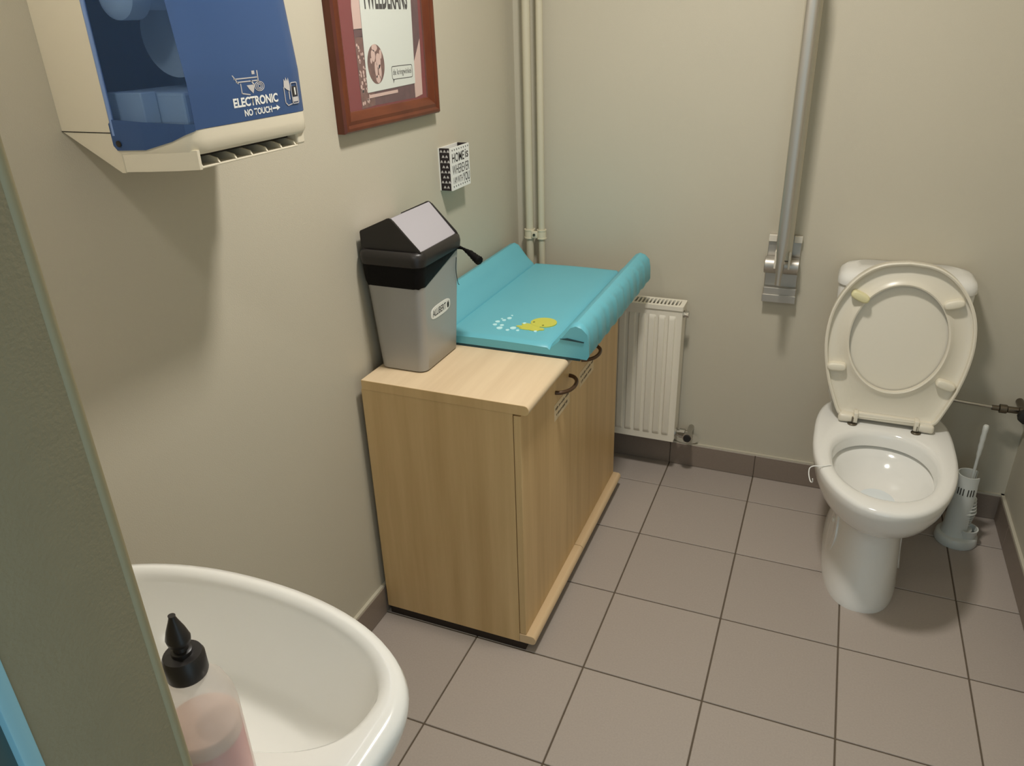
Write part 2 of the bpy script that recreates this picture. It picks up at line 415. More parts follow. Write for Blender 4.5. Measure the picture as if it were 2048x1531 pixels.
obj('valve_nut', lathe(NB(), [(0.0185, -0.224), (0.0185, -0.208), (0.014, -0.205), (0.014, -0.185)], (RX1 + 0.046, 0, 0.162), 6, 'Y'), M['chrome'], v)
obj('valve_cap', lathe(NB(), [(0.0125, -0.229), (0.0145, -0.2225)], (RX1 + 0.047, 0, 0.161), 14, 'Y'), M['rubber'], v)
obj('tail_pipe', tube(NB(), [(RX1 + 0.046, -0.19, 0.162), (RX1 + 0.046, YB, 0.160)], 0.010, 14), M['chrome'], t, smooth=60)
b = NB(); loft(b, [[Vector((RX1 + 0.030 + a_*0.045*k_, -0.1425 + 0.004*(1 - k_), 0.118 + b_*0.022*k_)) for a_, b_ in sell(0, 0, 1, 1, 1, 24, 2.6, 2.2)] for k_ in (1.0, 0.85, 0.5)]); 
for v_ in b.verts: v_.co.y = min(v_.co.y, YB + 0.001)
obj('pipe_collar_plaster', b, M['wall'], t, smooth=50)

# ------------------------------------------------------------------ fold-up grab rail
GX = 0.6155
t = thing('grab_rail', 'folded-up aluminium grab rail on its bracket left of the toilet', 'grab rail', (GX, YB, 0.67))
obj('wall_plate', BX(0.566, 0.664, YB - 0.012, YB, 0.672, 0.888, bev=0.0015), M['alu'], t)
obj('lower_block', BX(0.566, 0.666, YB - 0.030, YB - 0.012, 0.676, 0.722, bev=0.002), M['alu'], t)
obj('lower_lip', BX(0.565, 0.667, YB - 0.034, YB - 0.030, 0.674, 0.699, bev=0.0012), M['alu'], t)
for xa, xb in ((0.566, 0.590), (0.641, 0.665)):
    obj('upper_cap', BX(xa, xb, YB - 0.022, YB - 0.011, 0.868, 0.889, bev=0.0015), M['alu_cap'], t)
hb = NB()
for xa, xb in ((0.562, 0.604), (0.618, 0.664)):
    lathe(hb, [(0.005, xa), (0.025, xa + 0.001), (0.0265, xa + 0.003), (0.0265, xb)], (0, YB - 0.036, 0.798), 32, 'X')
obj('hinge_barrel', hb, M['alu'], t, smooth=35)
ya, yb_ = -0.205, -0.168
fb = NB()
# the U-shaped rail is folded up: one leg stands well in front of the wall, the other close to it
def bar(y, z0, z1, wx, wy, x0, x1, taper=0.0):
    rings = []
    for k in range(25):
        z = z0 + (z1 - z0)*k/24; cx = x0 + (x1 - x0)*k/24
        f_ = 1.0 if not taper else min(1.0, 0.52 + 0.48*max(0.0, (z - z0 - 0.035)/taper))
        rings.append([Vector((cx + wx*f_*math.copysign(abs(math.cos(a))**0.75, math.cos(a)), y + wy*math.copysign(abs(math.sin(a))**0.75, math.sin(a)), z)) for a in [2*pi*i/28 for i in range(28)]])
    return rings
FY = -0.285
loft(fb, bar(FY, 0.772, 1.60, 0.0165, 0.0115, 0.614, 0.6135, 0.10))
obj('front_bar', fb, M['alu'], t, smooth=60)
kb = NB(); loft(kb, bar(-0.178, 0.82, 1.60, 0.0235, 0.010, 0.6165, 0.611)); obj('rear_bar', kb, M['alu_light'], t, smooth=60)
tip = NB()
tube(tip, smooth_path([(0.6135, FY, 1.60), (0.613, FY + 0.008, 1.625), (0.612, FY + 0.030, 1.643), (0.612, -0.232, 1.648), (0.611, -0.205, 1.643), (0.611, -0.186, 1.625), (0.611, -0.178, 1.60)], 4), 0.0150, 20)
obj('rail_end_bend', tip, M['alu'], t, smooth=60)
obj('hinge_strut', BX(0.606, 0.622, FY + 0.004, -0.160, 0.786, 0.812, bev=0.003), M['alu'], t, smooth=40)
for xa in (GX - 0.0235, GX + 0.0175):
    obj('pivot_cheek', BX(xa, xa + 0.006, -0.200, -0.158, 0.795, 0.850, bev=0.001), M['alu_cap'], t)

# ------------------------------------------------------------------ toilet
TX = 0.962
t = thing('toilet', 'white ceramic toilet with its lid and seat raised', 'toilet', (TX, -0.45, 0))
def egg(z, yf, yb, hw, ym=None, ef=2.1, eb=3.2, cx=TX, n=64):
    ym = ym if ym is not None else yf + (yb - yf)*0.58
    return [Vector((u, v, z)) for u, v in sell(cx, ym, hw, ym - yf, yb - ym, n, ef, eb)]
b = NB()
rings = [egg(0.0, -0.752, -0.24, 0.104, -0.50, 2.5, 3.5, TX - 0.006), egg(0.02, -0.752, -0.24, 0.104, -0.50, 2.5, 3.5, TX - 0.006), egg(0.06, -0.738, -0.24, 0.098, -0.50, 2.5, 3.5, TX - 0.004),
         egg(0.13, -0.720, -0.24, 0.090, -0.50, 2.5), egg(0.19, -0.703, -0.23, 0.086, -0.49, 2.5),
         egg(0.225, -0.699, -0.22, 0.086, -0.49, 2.4), egg(0.238, -0.705, -0.21, 0.092, -0.50, 2.3), egg(0.248, -0.728, -0.21, 0.112, -0.50, 2.2), egg(0.270, -0.772, -0.21, 0.140, -0.50, 2.1), egg(0.30, -0.812, -0.21, 0.162, -0.50),
         egg(0.335, -0.840, -0.20, 0.176, -0.50), egg(0.37, -0.854, -0.20, 0.184, -0.50), egg(0.390, -0.858, -0.20, 0.186, -0.50),
         egg(0.398, -0.855, -0.20, 0.183, -0.50), egg(0.402, -0.846, -0.205, 0.174, -0.50),
         # inner edge of the rim
         egg(0.402, -0.802, -0.412, 0.146, -0.585, 2.1, 2.3), egg(0.397, -0.790, -0.424, 0.136, -0.585, 2.1, 2.2), egg(0.385, -0.784, -0.430, 0.131, -0.585, 2.1, 2.2),
         egg(0.356, -0.782, -0.432, 0.129, -0.585, 2.1, 2.2), egg(0.354, -0.798, -0.416, 0.143, -0.585, 2.1, 2.2),
         egg(0.347, -0.798, -0.416, 0.143, -0.585, 2.1, 2.2), egg(0.343, -0.786, -0.428, 0.132, -0.585, 2.1, 2.2), egg(0.325, -0.772, -0.440, 0.121, -0.59, 2.0, 2.0), egg(0.300, -0.745, -0.462, 0.104, -0.60, 2.0, 2.0), egg(0.284, -0.71, -0.50, 0.08, -0.60, 2.0, 2.0), egg(0.272, -0.66, -0.54, 0.045, -0.60, 2.0, 2.0), egg(0.268, -0.62, -0.58, 0.015, -0.60, 2.0, 2.0)]
loft(b, rings)
bowl = obj('bowl', b, M['ceramic'], t, smooth=50)
wb = NB(); loft(wb, [egg(0.2735, -0.668, -0.535, 0.05, -0.60, 2.0, 2.0)], True, False) ; obj('water', wb, M['water'], bowl)
# oval recess covers on the pedestal flanks
for sx in (-1, 1):
    rb = NB(); rr_ = []
    def hugx(y, z, off):
        zs = (0.0, 0.02, 0.06, 0.13, 0.19, 0.225); hs = (0.104, 0.104, 0.098, 0.090, 0.086, 0.086)
        for k in range(5):
            if z <= zs[k+1]: hw_ = hs[k] + (hs[k+1] - hs[k])*(z - zs[k])/(zs[k+1] - zs[k]); break
        f_ = (1 - min(1, abs(y + 0.50)/0.22)**2.5)**(1/2.5)
        return TX - 0.002 + sx*(hw_*f_ + off)
    for sc_, off in ((1.0, -0.004), (1.0, 0.0022), (0.85, 0.0040), (0.7, 0.0022), (0.4, 0.0015)):
        rr_.append([Vector((hugx(yy, zz, off), yy, zz)) for yy, zz in [(-0.53 + 0.078*sc_*math.cos(a), 0.115 + 0.085*sc_*math.sin(a)) for a in [2*pi*i/32 for i in range(32)]]])
    loft(rb, rr_); obj('side_recess', rb, M['ceramic'], bowl, smooth=40)
    obj('fixing_cap', lathe(NB(), [(0.009, TX + sx*0.085), (0.009, TX + sx*0.0965), (0.004, TX + sx*0.0985)], (0, -0.52, 0.135), 16, 'X'), M['ceramic'], bowl, smooth=40)
# cistern
def tank(z, hw, yf, yb=-0.134, r=0.05): return [Vector((u, v, z)) for u, v in rrect(TX - hw, TX + hw, yf, yb, r, 6)]
b = NB(); loft(b, [tank(0.396, 0.150, -0.285), tank(0.43, 0.158, -0.295), tank(0.60, 0.170, -0.292), tank(0.78, 0.178, -0.295), tank(0.786, 0.176, -0.293)])
cis = obj('cistern', b, M['ceramic'], t, smooth=50)
b = NB(); loft(b, [tank(0.788, 0.176, -0.293), tank(0.789, 0.182, -0.298), tank(0.803, 0.182, -0.298), tank(0.817, 0.176, -0.292), tank(0.826, 0.163, -0.279), tank(0.829, 0.14, -0.256)])
obj('cistern_lid', b, M['ceramic'], cis, smooth=50)
obj('flush_button', lathe(NB(), [(0.024, 0.829), (0.024, 0.834), (0.020, 0.837)], (TX, -0.215, 0), 24), M['chrome'], cis, smooth=40)
# seat and lid share a hinge line and lean against the cistern
HY, HZ, LEAN, TWIST = -0.384, 0.422, math.radians(6.0), math.radians(1.6)
def seatpt(u, v, w):
    """u across, v up the lid, w towards the room"""
    u, v = u*math.cos(TWIST) - v*math.sin(TWIST), u*math.sin(TWIST) + v*math.cos(TWIST)
    return Vector((TX + 0.004 + u, HY + v*math.sin(LEAN) - w*math.cos(LEAN), HZ + v*math.cos(LEAN) + w*math.sin(LEAN)))
def lid_outline(s=0.0, n=72):
    key = [(0.0, 0.122), (0.012, 0.134), (0.05, 0.150), (0.11, 0.171), (0.18, 0.186), (0.245, 0.191), (0.31, 0.184), (0.365, 0.164), (0.41, 0.134), (0.442, 0.097), (0.460, 0.055), (0.4665, 0.0)]
    R = smooth_path([(w, v, 0) for v, w in key], 4)
    out = [(p.x, p.y) for p in R] + [(-p.x, p.y) for p in R[-2::-1]] + [(-0.122 + 0.244*k/14, 0.0) for k in range(1, 14)]
    if s:
        cx, cy = 0.0, 0.235
        res = []
        for u, v in out:
            res.append((u*(1 - s/0.19), cy + (v - cy)*(1 - s/0.233)))
        out = res
    return out
def dish(bm, so, depth, floor):
    o1, o2, o3 = lid_outline(so), lid_outline(so + 0.004), lid_outline(so + 0.008)
    loft(bm, [[seatpt(u, v, w) for u, v in o] for o, w in ((o2, -depth), (o1, -depth + 0.005), (o1, 0.008), (o2, 0.010), (o3, 0.008), (o3, floor))])
ld_bm = NB(); dish(ld_bm, 0.0, 0.028, -0.021)
lid = obj('toilet_lid', ld_bm, M['seat'], t, smooth=40)
# seat ring: hollow underside, raised inner lip
nR = len(lid_outline(0.0))
def hole(s):
    out = []
    o = lid_outline(0.0)
    for u, v in o:
        a = math.atan2(v - 0.243, u); out.append(((0.126 + s)*math.cos(a), 0.243 + (0.156 + s)*math.sin(a)))
    return out
b = NB()
prof_o = [(lid_outline(0.0078), -0.020), (lid_outline(0.0078), -0.007), (lid_outline(0.012), -0.0085), (lid_outline(0.020), -0.010),
          (hole(0.018), -0.008), (hole(0.010), -0.001), (hole(0.004), 0.002), (hole(0.0), 0.000), (hole(0.0), -0.016)]
loft(b, [[seatpt(u, v, w) for u, v in o] for o, w in prof_o], False, False)
seat = obj('toilet_seat', b, M['seat'], t, smooth=45)
for u, v, a, m in ((-0.112, 0.362, -0.42, 'bumper_y'), (0.123, 0.357, 0.28, 'bumper'), (-0.150, 0.150, 0.02, 'bumper'), (0.137, 0.125, -0.3, 'bumper')):
    bb = NB(); L, Wd = 0.026, 0.0125
    ca, sa = math.cos(a), math.sin(a)
    rg = []
    for s_, w in ((1.0, -0.012), (1.0, 0.008), (0.9, 0.0125), (0.6, 0.0145)):
        rg.append([seatpt(u + x*ca - y*sa, v + x*sa + y*ca, w) for x, y in sell(0, 0, L*(0.5+0.5*s_), Wd*s_, Wd*s_, 24, 3, 3)])
    loft(bb, rg); obj('seat_bumper', bb, M[m], seat, smooth=50)
# hinge blocks and bolts
obj('hinge_bar', BX(TX - 0.075, TX + 0.085, -0.392, -0.376, 0.416, 0.436, bev=0.004), M['seat'], t, smooth=40)
for sx in (-1, 1):
    xa = TX + 0.004 + sx*0.106
    obj('hinge_block', BX(xa - 0.022, xa + 0.022, -0.404, -0.374, 0.405, 0.430, bev=0.008, seg=3), M['seat'], t, smooth=50)
    xa = TX + 0.004 + sx*0.081
    obj('hinge_arm', BX(xa - 0.006, xa + 0.006, -0.406, -0.380, 0.408, 0.440, bev=0.002), M['seat'], t, smooth=50)
    xb = TX + 0.002 + sx*0.085
    hbm = lathe(NB(), [(0.0135, 0.402), (0.0135, 0.4045), (0.010, 0.407), (0.0042, 0.407), (0.0042, 0.425), (0.003, 0.4265)], (xb, -0.402, 0), 20)
    obj('hinge_bolt', hbm, M['darkchrome'], t, smooth=35)

# white wire hanger of a rim block hooked over the left of the rim
hk = tube(NB(), smooth_path([(0.832, -0.668, 0.392), (0.826, -0.672, 0.4045), (0.812, -0.682, 0.4048), (0.797, -0.688, 0.4046), (0.785, -0.690, 0.4035), (0.7755, -0.694, 0.397), (0.7755, -0.704, 0.384), (0.781, -0.716, 0.372), (0.7855, -0.722, 0.371), (0.787, -0.726, 0.377), (0.786, -0.728, 0.386)], 6), 0.0015, 8)
tag(obj('rim_hook', hk, M['white'], smooth=60), 'thin white plastic hook hanging over the left toilet rim', 'hook')

# ------------------------------------------------------------------ water stop valve beside the toilet
t = thing('stop_valve', 'chrome stop valve and supply pipe low on the wall right of the cistern', 'valve', (1.30, -0.19, 0.41))
obj('supply_pipe', tube(NB(), smooth_path([(1.13, -0.20, 0.435), (1.18, -0.20, 0.430), (1.27, -0.20, 0.425)]), 0.005, 10), M['chrome'], t, smooth=60)
obj('valve_body', lathe(NB(), [(0.008, 1.262), (0.008, 1.280), (0.0135, 1.282), (0.0135, 1.300), (0.010, 1.303), (0.010, 1.33), (0.013, 1.332), (0.013, 1.345)], (0, -0.20, 0.424), 18, 'X'), M['darkchrome'], t, smooth=35)
obj('wall_arm', tube(NB(), smooth_path([(1.338, -0.20, 0.424), (1.345, -0.185, 0.424), (1.345, YB, 0.424)]), 0.011, 14), M['darkchrome'], t, smooth=60)
kn = lathe(NB(), [(0.010, -0.200), (0.010, -0.225), (0.021, -0.227), (0.023, -0.233), (0.021, -0.247), (0.012, -0.250)], (1.345, 0, 0.424), 10, 'Y')
obj('valve_knob', kn, M['rubber'], t, smooth=35)

# ------------------------------------------------------------------ toilet brush and holder
BXc, BYc = 1.237, -0.298
t = thing('brush_holder', 'white toilet brush holder on the floor right of the toilet', 'brush holder', (BXc, BYc, 0))
obj('foot', lathe(NB(), [(0.058, 0.0), (0.060, 0.004), (0.058, 0.026), (0.054, 0.030), (0.040, 0.032), (0.038, 0.050)], (BXc, BYc, 0), 36), M['brushset'], t, smooth=40)
obj('drip_cup', lathe(NB(), [(0.026, 0.03), (0.029, 0.046), (0.031, 0.060), (0.027, 0.060), (0.024, 0.045)], (BXc + 0.022, BYc - 0.012, 0), 24, cap1=False), M['brushset'], t, smooth=40)
tb = NB(); rngs = []
A0, A1, NA = math.radians(40), math.radians(318), 28
def arc(r, z, cx=BXc - 0.006, cy=BYc): return [Vector((cx + r*math.cos(A0 + (A1 - A0)*k/NA), cy + r*math.sin(A0 + (A1 - A0)*k/NA), z)) for k in range(NA + 1)]
lv = [(0.041, 0.030), (0.036, 0.06), (0.034, 0.12), (0.0335, 0.205), (0.0325, 0.212), (0.0325, 0.242)]
rg = []
for r, z in lv: rg.append(arc(r, z) + arc(r - 0.003, z)[::-1])
loft(tb, rg)
tw = obj('tower', tb, M['brushset'], t, smooth=40)
for k in range(6):
    a = math.radians(225 + k*13 + (8 if k > 2 else 0))
    r = 0.0338
    sb = BX(-0.0012, 0.0012, -0.0008, 0.0006, 0.180, 0.203)
    for v_ in sb.verts:
        v_.co = Matrix.Rotation(a + pi/2, 3, 'Z') @ v_.co + Vector((BXc - 0.006 + r*math.cos(a), BYc + r*math.sin(a), 0))
    obj('slot', sb, M['darkin'], tw)
t = thing('toilet_brush', 'white toilet brush standing in its holder, long handle upright', 'brush', (BXc, BYc, 0.05))
obj('handle', lathe(NB(), [(0.0035, 0.12), (0.0042, 0.24), (0.0045, 0.30), (0.0065, 0.312), (0.0062, 0.325), (0.0075, 0.338), (0.0066, 0.352), (0.0078, 0.366), (0.0070, 0.380), (0.0080, 0.392), (0.0078, 0.404), (0.0055, 0.408)], (BXc + 0.003, BYc + 0.002, 0), 16), M['brushset'], t, smooth=50)
hb = NB()
for k in range(9):
    z = 0.065 + k*0.011
    lathe(hb, [(0.010, z), (0.032 - 0.002*abs(k - 4), z + 0.003), (0.032 - 0.002*abs(k - 4), z + 0.006), (0.010, z + 0.009)], (BXc + 0.006, BYc, 0), 22)
obj('bristles', hb, M['brushset'], t)

# ------------------------------------------------------------------ birch cabinet
CX0, CX1, CY0, CY1 = -0.273, 0.146, -1.215, -0.365
CS = -0.805
t = thing('cabinet', 'low birch cabinet with two doors along the left wall', 'cabinet', ((CX0+CX1)/2, (CY0+CY1)/2, 0))
obj('side_panel', BX(CX0, CX1 - 0.018, CY0, CY0 + 0.018, 0.029, 0.710, bev=0.0006, seg=1), M['wood_v'], t)
obj('side_panel', BX(CX0, CX1 - 0.018, CY1 - 0.018, CY1, 0.029, 0.710, bev=0.0006, seg=1), M['wood_v'], t)
obj('back_panel', BX(CX0, CX0 + 0.005, CY0 + 0.019, CY1 - 0.019, 0.03, 0.708), M['wood_v'], t)
obj('bottom_panel', BX(CX0 + 0.006, CX1 - 0.019, CY0 + 0.019, CY1 - 0.019, 0.030, 0.048), M['wood_v'], t)
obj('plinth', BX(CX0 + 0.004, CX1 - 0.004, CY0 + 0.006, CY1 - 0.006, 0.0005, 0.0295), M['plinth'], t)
# worktop with bullnose front
def bull(x0, x1, z0, z1):
    r = (z1 - z0)/2; cz = (z0 + z1)/2
    return [(x0, z0)] + [(x1 - r*0.9 + 0.9*r*math.cos(a), cz + r*math.sin(a)) for a in [-pi/2 + pi*k/12 for k in range(13)]] + [(x0, z1)]
b = NB(); prism(b, bull(CX0 + 0.004, 0.169, 0.7105, 0.735), lambda u, v, w: (u, w, v), CY0 - 0.001, CY1 + 0.002)
obj('worktop', b, M['wood_t'], t, smooth=30)
b = NB(); prism(b, bull(CX0 + 0.004, 0.1688, 0.7107, 0.7345), lambda u, v, w: (u, w, v), CY0 - 0.0018, CY0 - 0.001)
obj('shaded_end_cap', b, M['wood_v'], t, smooth=30)  # added cap, gives the worktop end the side panel's shaded tone
b = NB(); prism(b, bull(CX1 - 0.017, 0.174, 0.031, 0.057), lambda u, v, w: (u, w, v), CY0 - 0.001, CS - 0.001); obj('base_rail', b, M['wood_e'], t, smooth=30)
b = NB(); prism(b, bull(CX1 - 0.017, 0.174, 0.031, 0.057), lambda u, v, w: (u, w, v), CS + 0.001, CY1 + 0.002); obj('base_rail', b, M['wood_e'], t, smooth=30)
for ya, yb, hy, ly0, ly1 in ((CY0 + 0.001, CS - 0.0015, -0.92, -0.985, -0.862), (CS + 0.0015, CY1 - 0.001, -0.70, -0.775, -0.640)):
    d = obj('door', BX(CX1 - 0.0165, CX1 + 0.001, ya, yb, 0.058, 0.7045, bev=0.001, seg=1), M['wood_v'], t)
    hp = smooth_path([(CX1 + 0.001, hy - 0.056, 0.655), (CX1 + 0.016, hy - 0.050, 0.655), (CX1 + 0.030, hy - 0.030, 0.655), (CX1 + 0.035, hy, 0.655), (CX1 + 0.030, hy + 0.030, 0.655), (CX1 + 0.016, hy + 0.050, 0.655), (CX1 + 0.001, hy + 0.056, 0.655)], 6)
    h = obj('handle', tube(NB(), hp, 0.0052, 12), M['handle_br'], d, smooth=60)
    l = obj('label', BX(CX1 + 0.001, CX1 + 0.0016, ly0, ly1, 0.575, 0.622), M['paper'], d)
    # two lines of writing too small and blurred to read
    ib = NB(); rnd = random.Random(int(-hy*100))
    for zc, y_a, y_b in ((0.607, ly0 + 0.008, ly1 - 0.008), (0.589, ly0 + 0.014, ly1 - 0.022)):
        y = y_a
        while y < y_b:
            w_ = rnd.uniform(0.003, 0.0065); hh = rnd.uniform(0.0025, 0.0045)
            for s_ in range(2):
                box(ib, CX1 + 0.0016, CX1 + 0.0018, y + s_*w_*0.5, y + s_*w_*0.5 + 0.0016, zc - hh, zc + hh*rnd.uniform(0.5, 1.1))
            box(ib, CX1 + 0.0016, CX1 + 0.0018, y, y + w_*0.7, zc - 0.0008, zc + 0.0008)
            y += w_ + rnd.choice((0.001, 0.001, 0.001, 0.005))
    obj('writing', ib, M['pen'], l)

# ------------------------------------------------------------------ changing mat
MX0, MX1, MY0, MY1, MZ0 = -0.281, 0.222, -0.940, -0.262, 0.7405
t = thing('changing_mat', 'turquoise baby changing mat with raised sides on the cabinet', 'changing mat', ((MX0+MX1)/2, (MY0+MY1)/2, 0.735))
ST = 0.768
mp_ = [(MX0 + 0.006, MZ0), (MX0, MZ0 + 0.01), (MX0, 0.79), (MX0 + 0.006, 0.815), (MX0 + 0.018, 0.829), (MX0 + 0.034, 0.834), (MX0 + 0.048, 0.828), (MX0 + 0.060, 0.812), (MX0 + 0.080, 0.787), (MX0 + 0.098, ST + 0.003), (MX0 + 0.103, ST - 0.007), (MX0 + 0.110, ST)]
mp_ += [(MX0 + 0.11 + (MX1 - MX0 - 0.22)*k/8, ST + 0.002*math.sin(pi*k/8)) for k in range(1, 8)]
mp_ += [(MX1 - 0.110, ST), (MX1 - 0.103, ST - 0.006), (MX1 - 0.098, ST + 0.003), (MX1 - 0.080, 0.787), (MX1 - 0.060, 0.812), (MX1 - 0.048, 0.828), (MX1 - 0.034, 0.834), (MX1 - 0.018, 0.829), (MX1 - 0.006, 0.815), (MX1, 0.79), (MX1, MZ0 + 0.01), (MX1 - 0.006, MZ0)]
b = NB(); rings = []
NY = 70
rnd = random.Random(3); ph = [rnd.uniform(0, 6) for _ in range(6)]
for k in range(NY + 1):
    y = MY0 + (MY1 - MY0)*k/NY
    e = min(y - MY0, MY1 - y); dz = 0.0 if e > 0.012 else -0.007*(1 - e/0.012)**2
    ring = []
    for x, z in mp_:
        zz = z + (dz if z > 0.755 else 0)
        xx = x
        if x > MX1 - 0.02 and z < 0.82: xx += 0.0016*math.sin(y*95 + ph[0] + 2*z) + 0.0012*math.sin(y*170 + ph[1]) - 0.003*math.exp(-((z - 0.775)/0.02)**2)
        if e < 0.002 and 0.745 < z < 0.80: pass
        ring.append(Vector((xx, y, zz)))
    rings.append(ring)
loft(b, rings)
obj('cover', b, M['mat'], t, smooth=40)
obj('base_board', BX(MX0 + 0.012, MX1 - 0.022, MY0 - 0.0005, MY1 - 0.008, 0.7352, MZ0 + 0.001), M['mat_bot'], t)
# tucked folds, crease shade put in as dark slivers, at the near ends of the raised sides
for xa, xb in ((MX1 - 0.075, MX1 - 0.012), (MX0 + 0.012, MX0 + 0.075)):
    fb = NB(); prism(fb, [(xa, 0.789), (xb, 0.786), (xb, 0.7885), (xa + 0.02, 0.7935)], lambda u, v, w: (u, w, v), MY0 - 0.0022, MY0 + 0.004); obj('tucked_fold_shade', fb, M['mat_bot'], t)
# printed octopus and bubbles
def flat(bm, pts, z): bm.faces.new([bm.verts.new((x, y, z)) for x, y in pts]); return bm
zt = ST + 0.0034
b = NB()
prism(b, sell(0.052, -0.800, 0.036, 0.034, 0.036, 32), lambda u, v, w: (u, v, w), ST - 0.002, zt)
oc = obj('octopus_print', b, M['yellow'], t)
for dx, dy, rx, ry in ((0.028, -0.838, 0.026, 0.018), (0.006, -0.846, 0.016, 0.007), (0.014, -0.826, 0.016, 0.007), (0.020, -0.858, 0.017, 0.006), (0.044, -0.858, 0.016, 0.007), (0.058, -0.848, 0.013, 0.008)):
    b = NB(); prism(b, sell(dx, dy, rx, ry, ry, 20), lambda u, v, w: (u, v, w), ST - 0.002, zt - 0.0003 - 0.4*(dx + dy*0.3 + 0.3)*0.001); obj('tentacle_print', b, M['yellow'], oc)
for dx, dy in ((0.026, -0.806), (0.058, -0.822)):
    b = NB(); prism(b, sell(dx, dy, 0.003, 0.004, 0.004, 12), lambda u, v, w: (u, v, w), ST - 0.002, zt + 0.0003); obj('eye_print', b, M['olive'], oc)
for (dx, dy), r in zip(((-0.050, -0.798), (-0.068, -0.808), (-0.058, -0.817), (-0.071, -0.832), (-0.069, -0.855), (-0.049, -0.854), (-0.047, -0.875), (-0.021, -0.882), (-0.012, -0.864), (0.006, -0.876), (0.004, -0.821), (0.053, -0.868), (-0.051, -0.776)),
                       (0.0066, 0.0032, 0.0055, 0.0066, 0.0060, 0.0058, 0.0082, 0.0050, 0.0082, 0.0044, 0.0048, 0.0042, 0.0032)):
    b = NB(); prism(b, sell(dx, dy, r, r*1.15, r*1.15, 18), lambda u, v, w: (u, v, w), ST - 0.002, zt); obj('bubble_print', b, M['bubble'], t)

# ------------------------------------------------------------------ swing-lid bin on the cabinet
t = thing('waste_bin', 'silver swing-lid waste bin with black hood standing on the cabinet', 'bin', (-0.198, -1.035, 0.735))
BCX0, BCY = -0.1985, -1.041
def bsec(z, hx, hy, r=0.022, cx=None, cy=None):
    return [Vector((u, v, z)) for u, v in rrect((cx or BCX0) - hx, (cx or BCX0) + hx, (cy or BCY) - hy, (cy or BCY) + hy, r, 5)]
def bdim(z):
    k = (z - 0.736)/(1.02 - 0.736); return 0.064 + 0.016*k, 0.094 + 0.012*k
b = NB()
loft(b, [bsec(0.736, 0.060, 0.090), bsec(0.739, *bdim(0.736))] + [bsec(z, *bdim(z)) for z in (0.78, 0.84, 0.90, 0.96, 1.0)] + [bsec(1.0, 0.070, 0.096), bsec(0.76, 0.058, 0.088)])
body = obj('body', b, M['bin'], t, smooth=50)
# oval badge with the maker's lettering on the face towards the room
bx_f = lambda u, v, w: (BCX0 + bdim(v)[0] + w, u, v)
b = NB(); prism(b, sell(-1.049, 0.877, 0.051, 0.0165, 0.0165, 40, 3.2, 3.2), bx_f, -0.001, 0.0008); bd = obj('badge', b, M['white'], body)
obj('badge_lettering', text_bm('ALLIBERT', -1.092, -1.022, 0.8685, 0.8855, bx_f, 0.01, 0.0011), M['ink'], bd)
b = NB(); prism(b, sell(-1.010, 0.8735, 0.0055, 0.006, 0.004, 16), bx_f, 0.0, 0.0011); prism(b, [(-1.016, 0.876), (-1.013, 0.886), (-1.010, 0.879), (-1.007, 0.886), (-1.004, 0.876)], bx_f, 0.0, 0.0011)
obj('badge_emblem', b, M['ink'], bd)
# bin bag turned over the edge
def bagdim(z, f): h = bdim(z); return h[0] + f, h[1] + f
b = NB(); rg = []
N_ = len(bsec(0.9, 0.05, 0.05))
for k, (zf, f) in enumerate(((0.0, 0.0006), (0.12, 0.0022), (0.45, 0.0030), (0.8, 0.0034), (1.0, 0.0034))):
    ring = []
    base = bsec(1.0, 0.08, 0.106)
    for i, p in enumerate(base):
        dy = (p.y - BCY)/0.106; dx = (p.x - BCX0)/0.08
        # the hem rises towards the far end where the bag is pulled into its knot
        low = 0.960 + 0.020*max(0.0, dx)*(dy + 1)/2 + 0.030*max(0.0, dy) - 0.006*max(0, -dy) + 0.0015*math.sin(i*2.3)
        z = low + (1.012 - low)*zf
        hx, hy = bagdim(z, f + 0.0006*math.sin(i*1.9 + k))
        ring.append(Vector((BCX0 + (p.x - BCX0)/0.08*hx, BCY + (p.y - BCY)/0.106*hy, z)))
    rg.append(ring)
loft(b, rg, False, False)
bag = obj('bin_bag', b, M['bag'], t, smooth=60)
kb = tube(NB(), smooth_path([(-0.124, -0.940, 1.004), (-0.108, -0.944, 1.002), (-0.094, -0.952, 0.999), (-0.078, -0.962, 0.996), (-0.060, -0.974, 0.990), (-0.046, -0.982, 0.986)], 5),
          [0.006, 0.0055, 0.0045, 0.004, 0.0035, 0.0032, 0.0035, 0.0042, 0.0038, 0.005, 0.0055, 0.0062, 0.006, 0.007, 0.0078, 0.0085, 0.008, 0.0085, 0.0098, 0.0088, 0.0105, 0.0094, 0.0112, 0.0100, 0.0118, 0.0108], 9)
obj('bag_knot', kb, M['bag'], bag, smooth=70)
obj('loose_thread', tube(NB(), smooth_path([(BCX0 + 0.0815, -0.966, 0.985), (BCX0 + 0.0795, -0.968, 0.955), (BCX0 + 0.078, -0.962, 0.93), (BCX0 + 0.0765, -0.954, 0.912), (BCX0 + 0.0762, -0.948, 0.908)], 5), 0.0008, 6), M['bag'], bag)
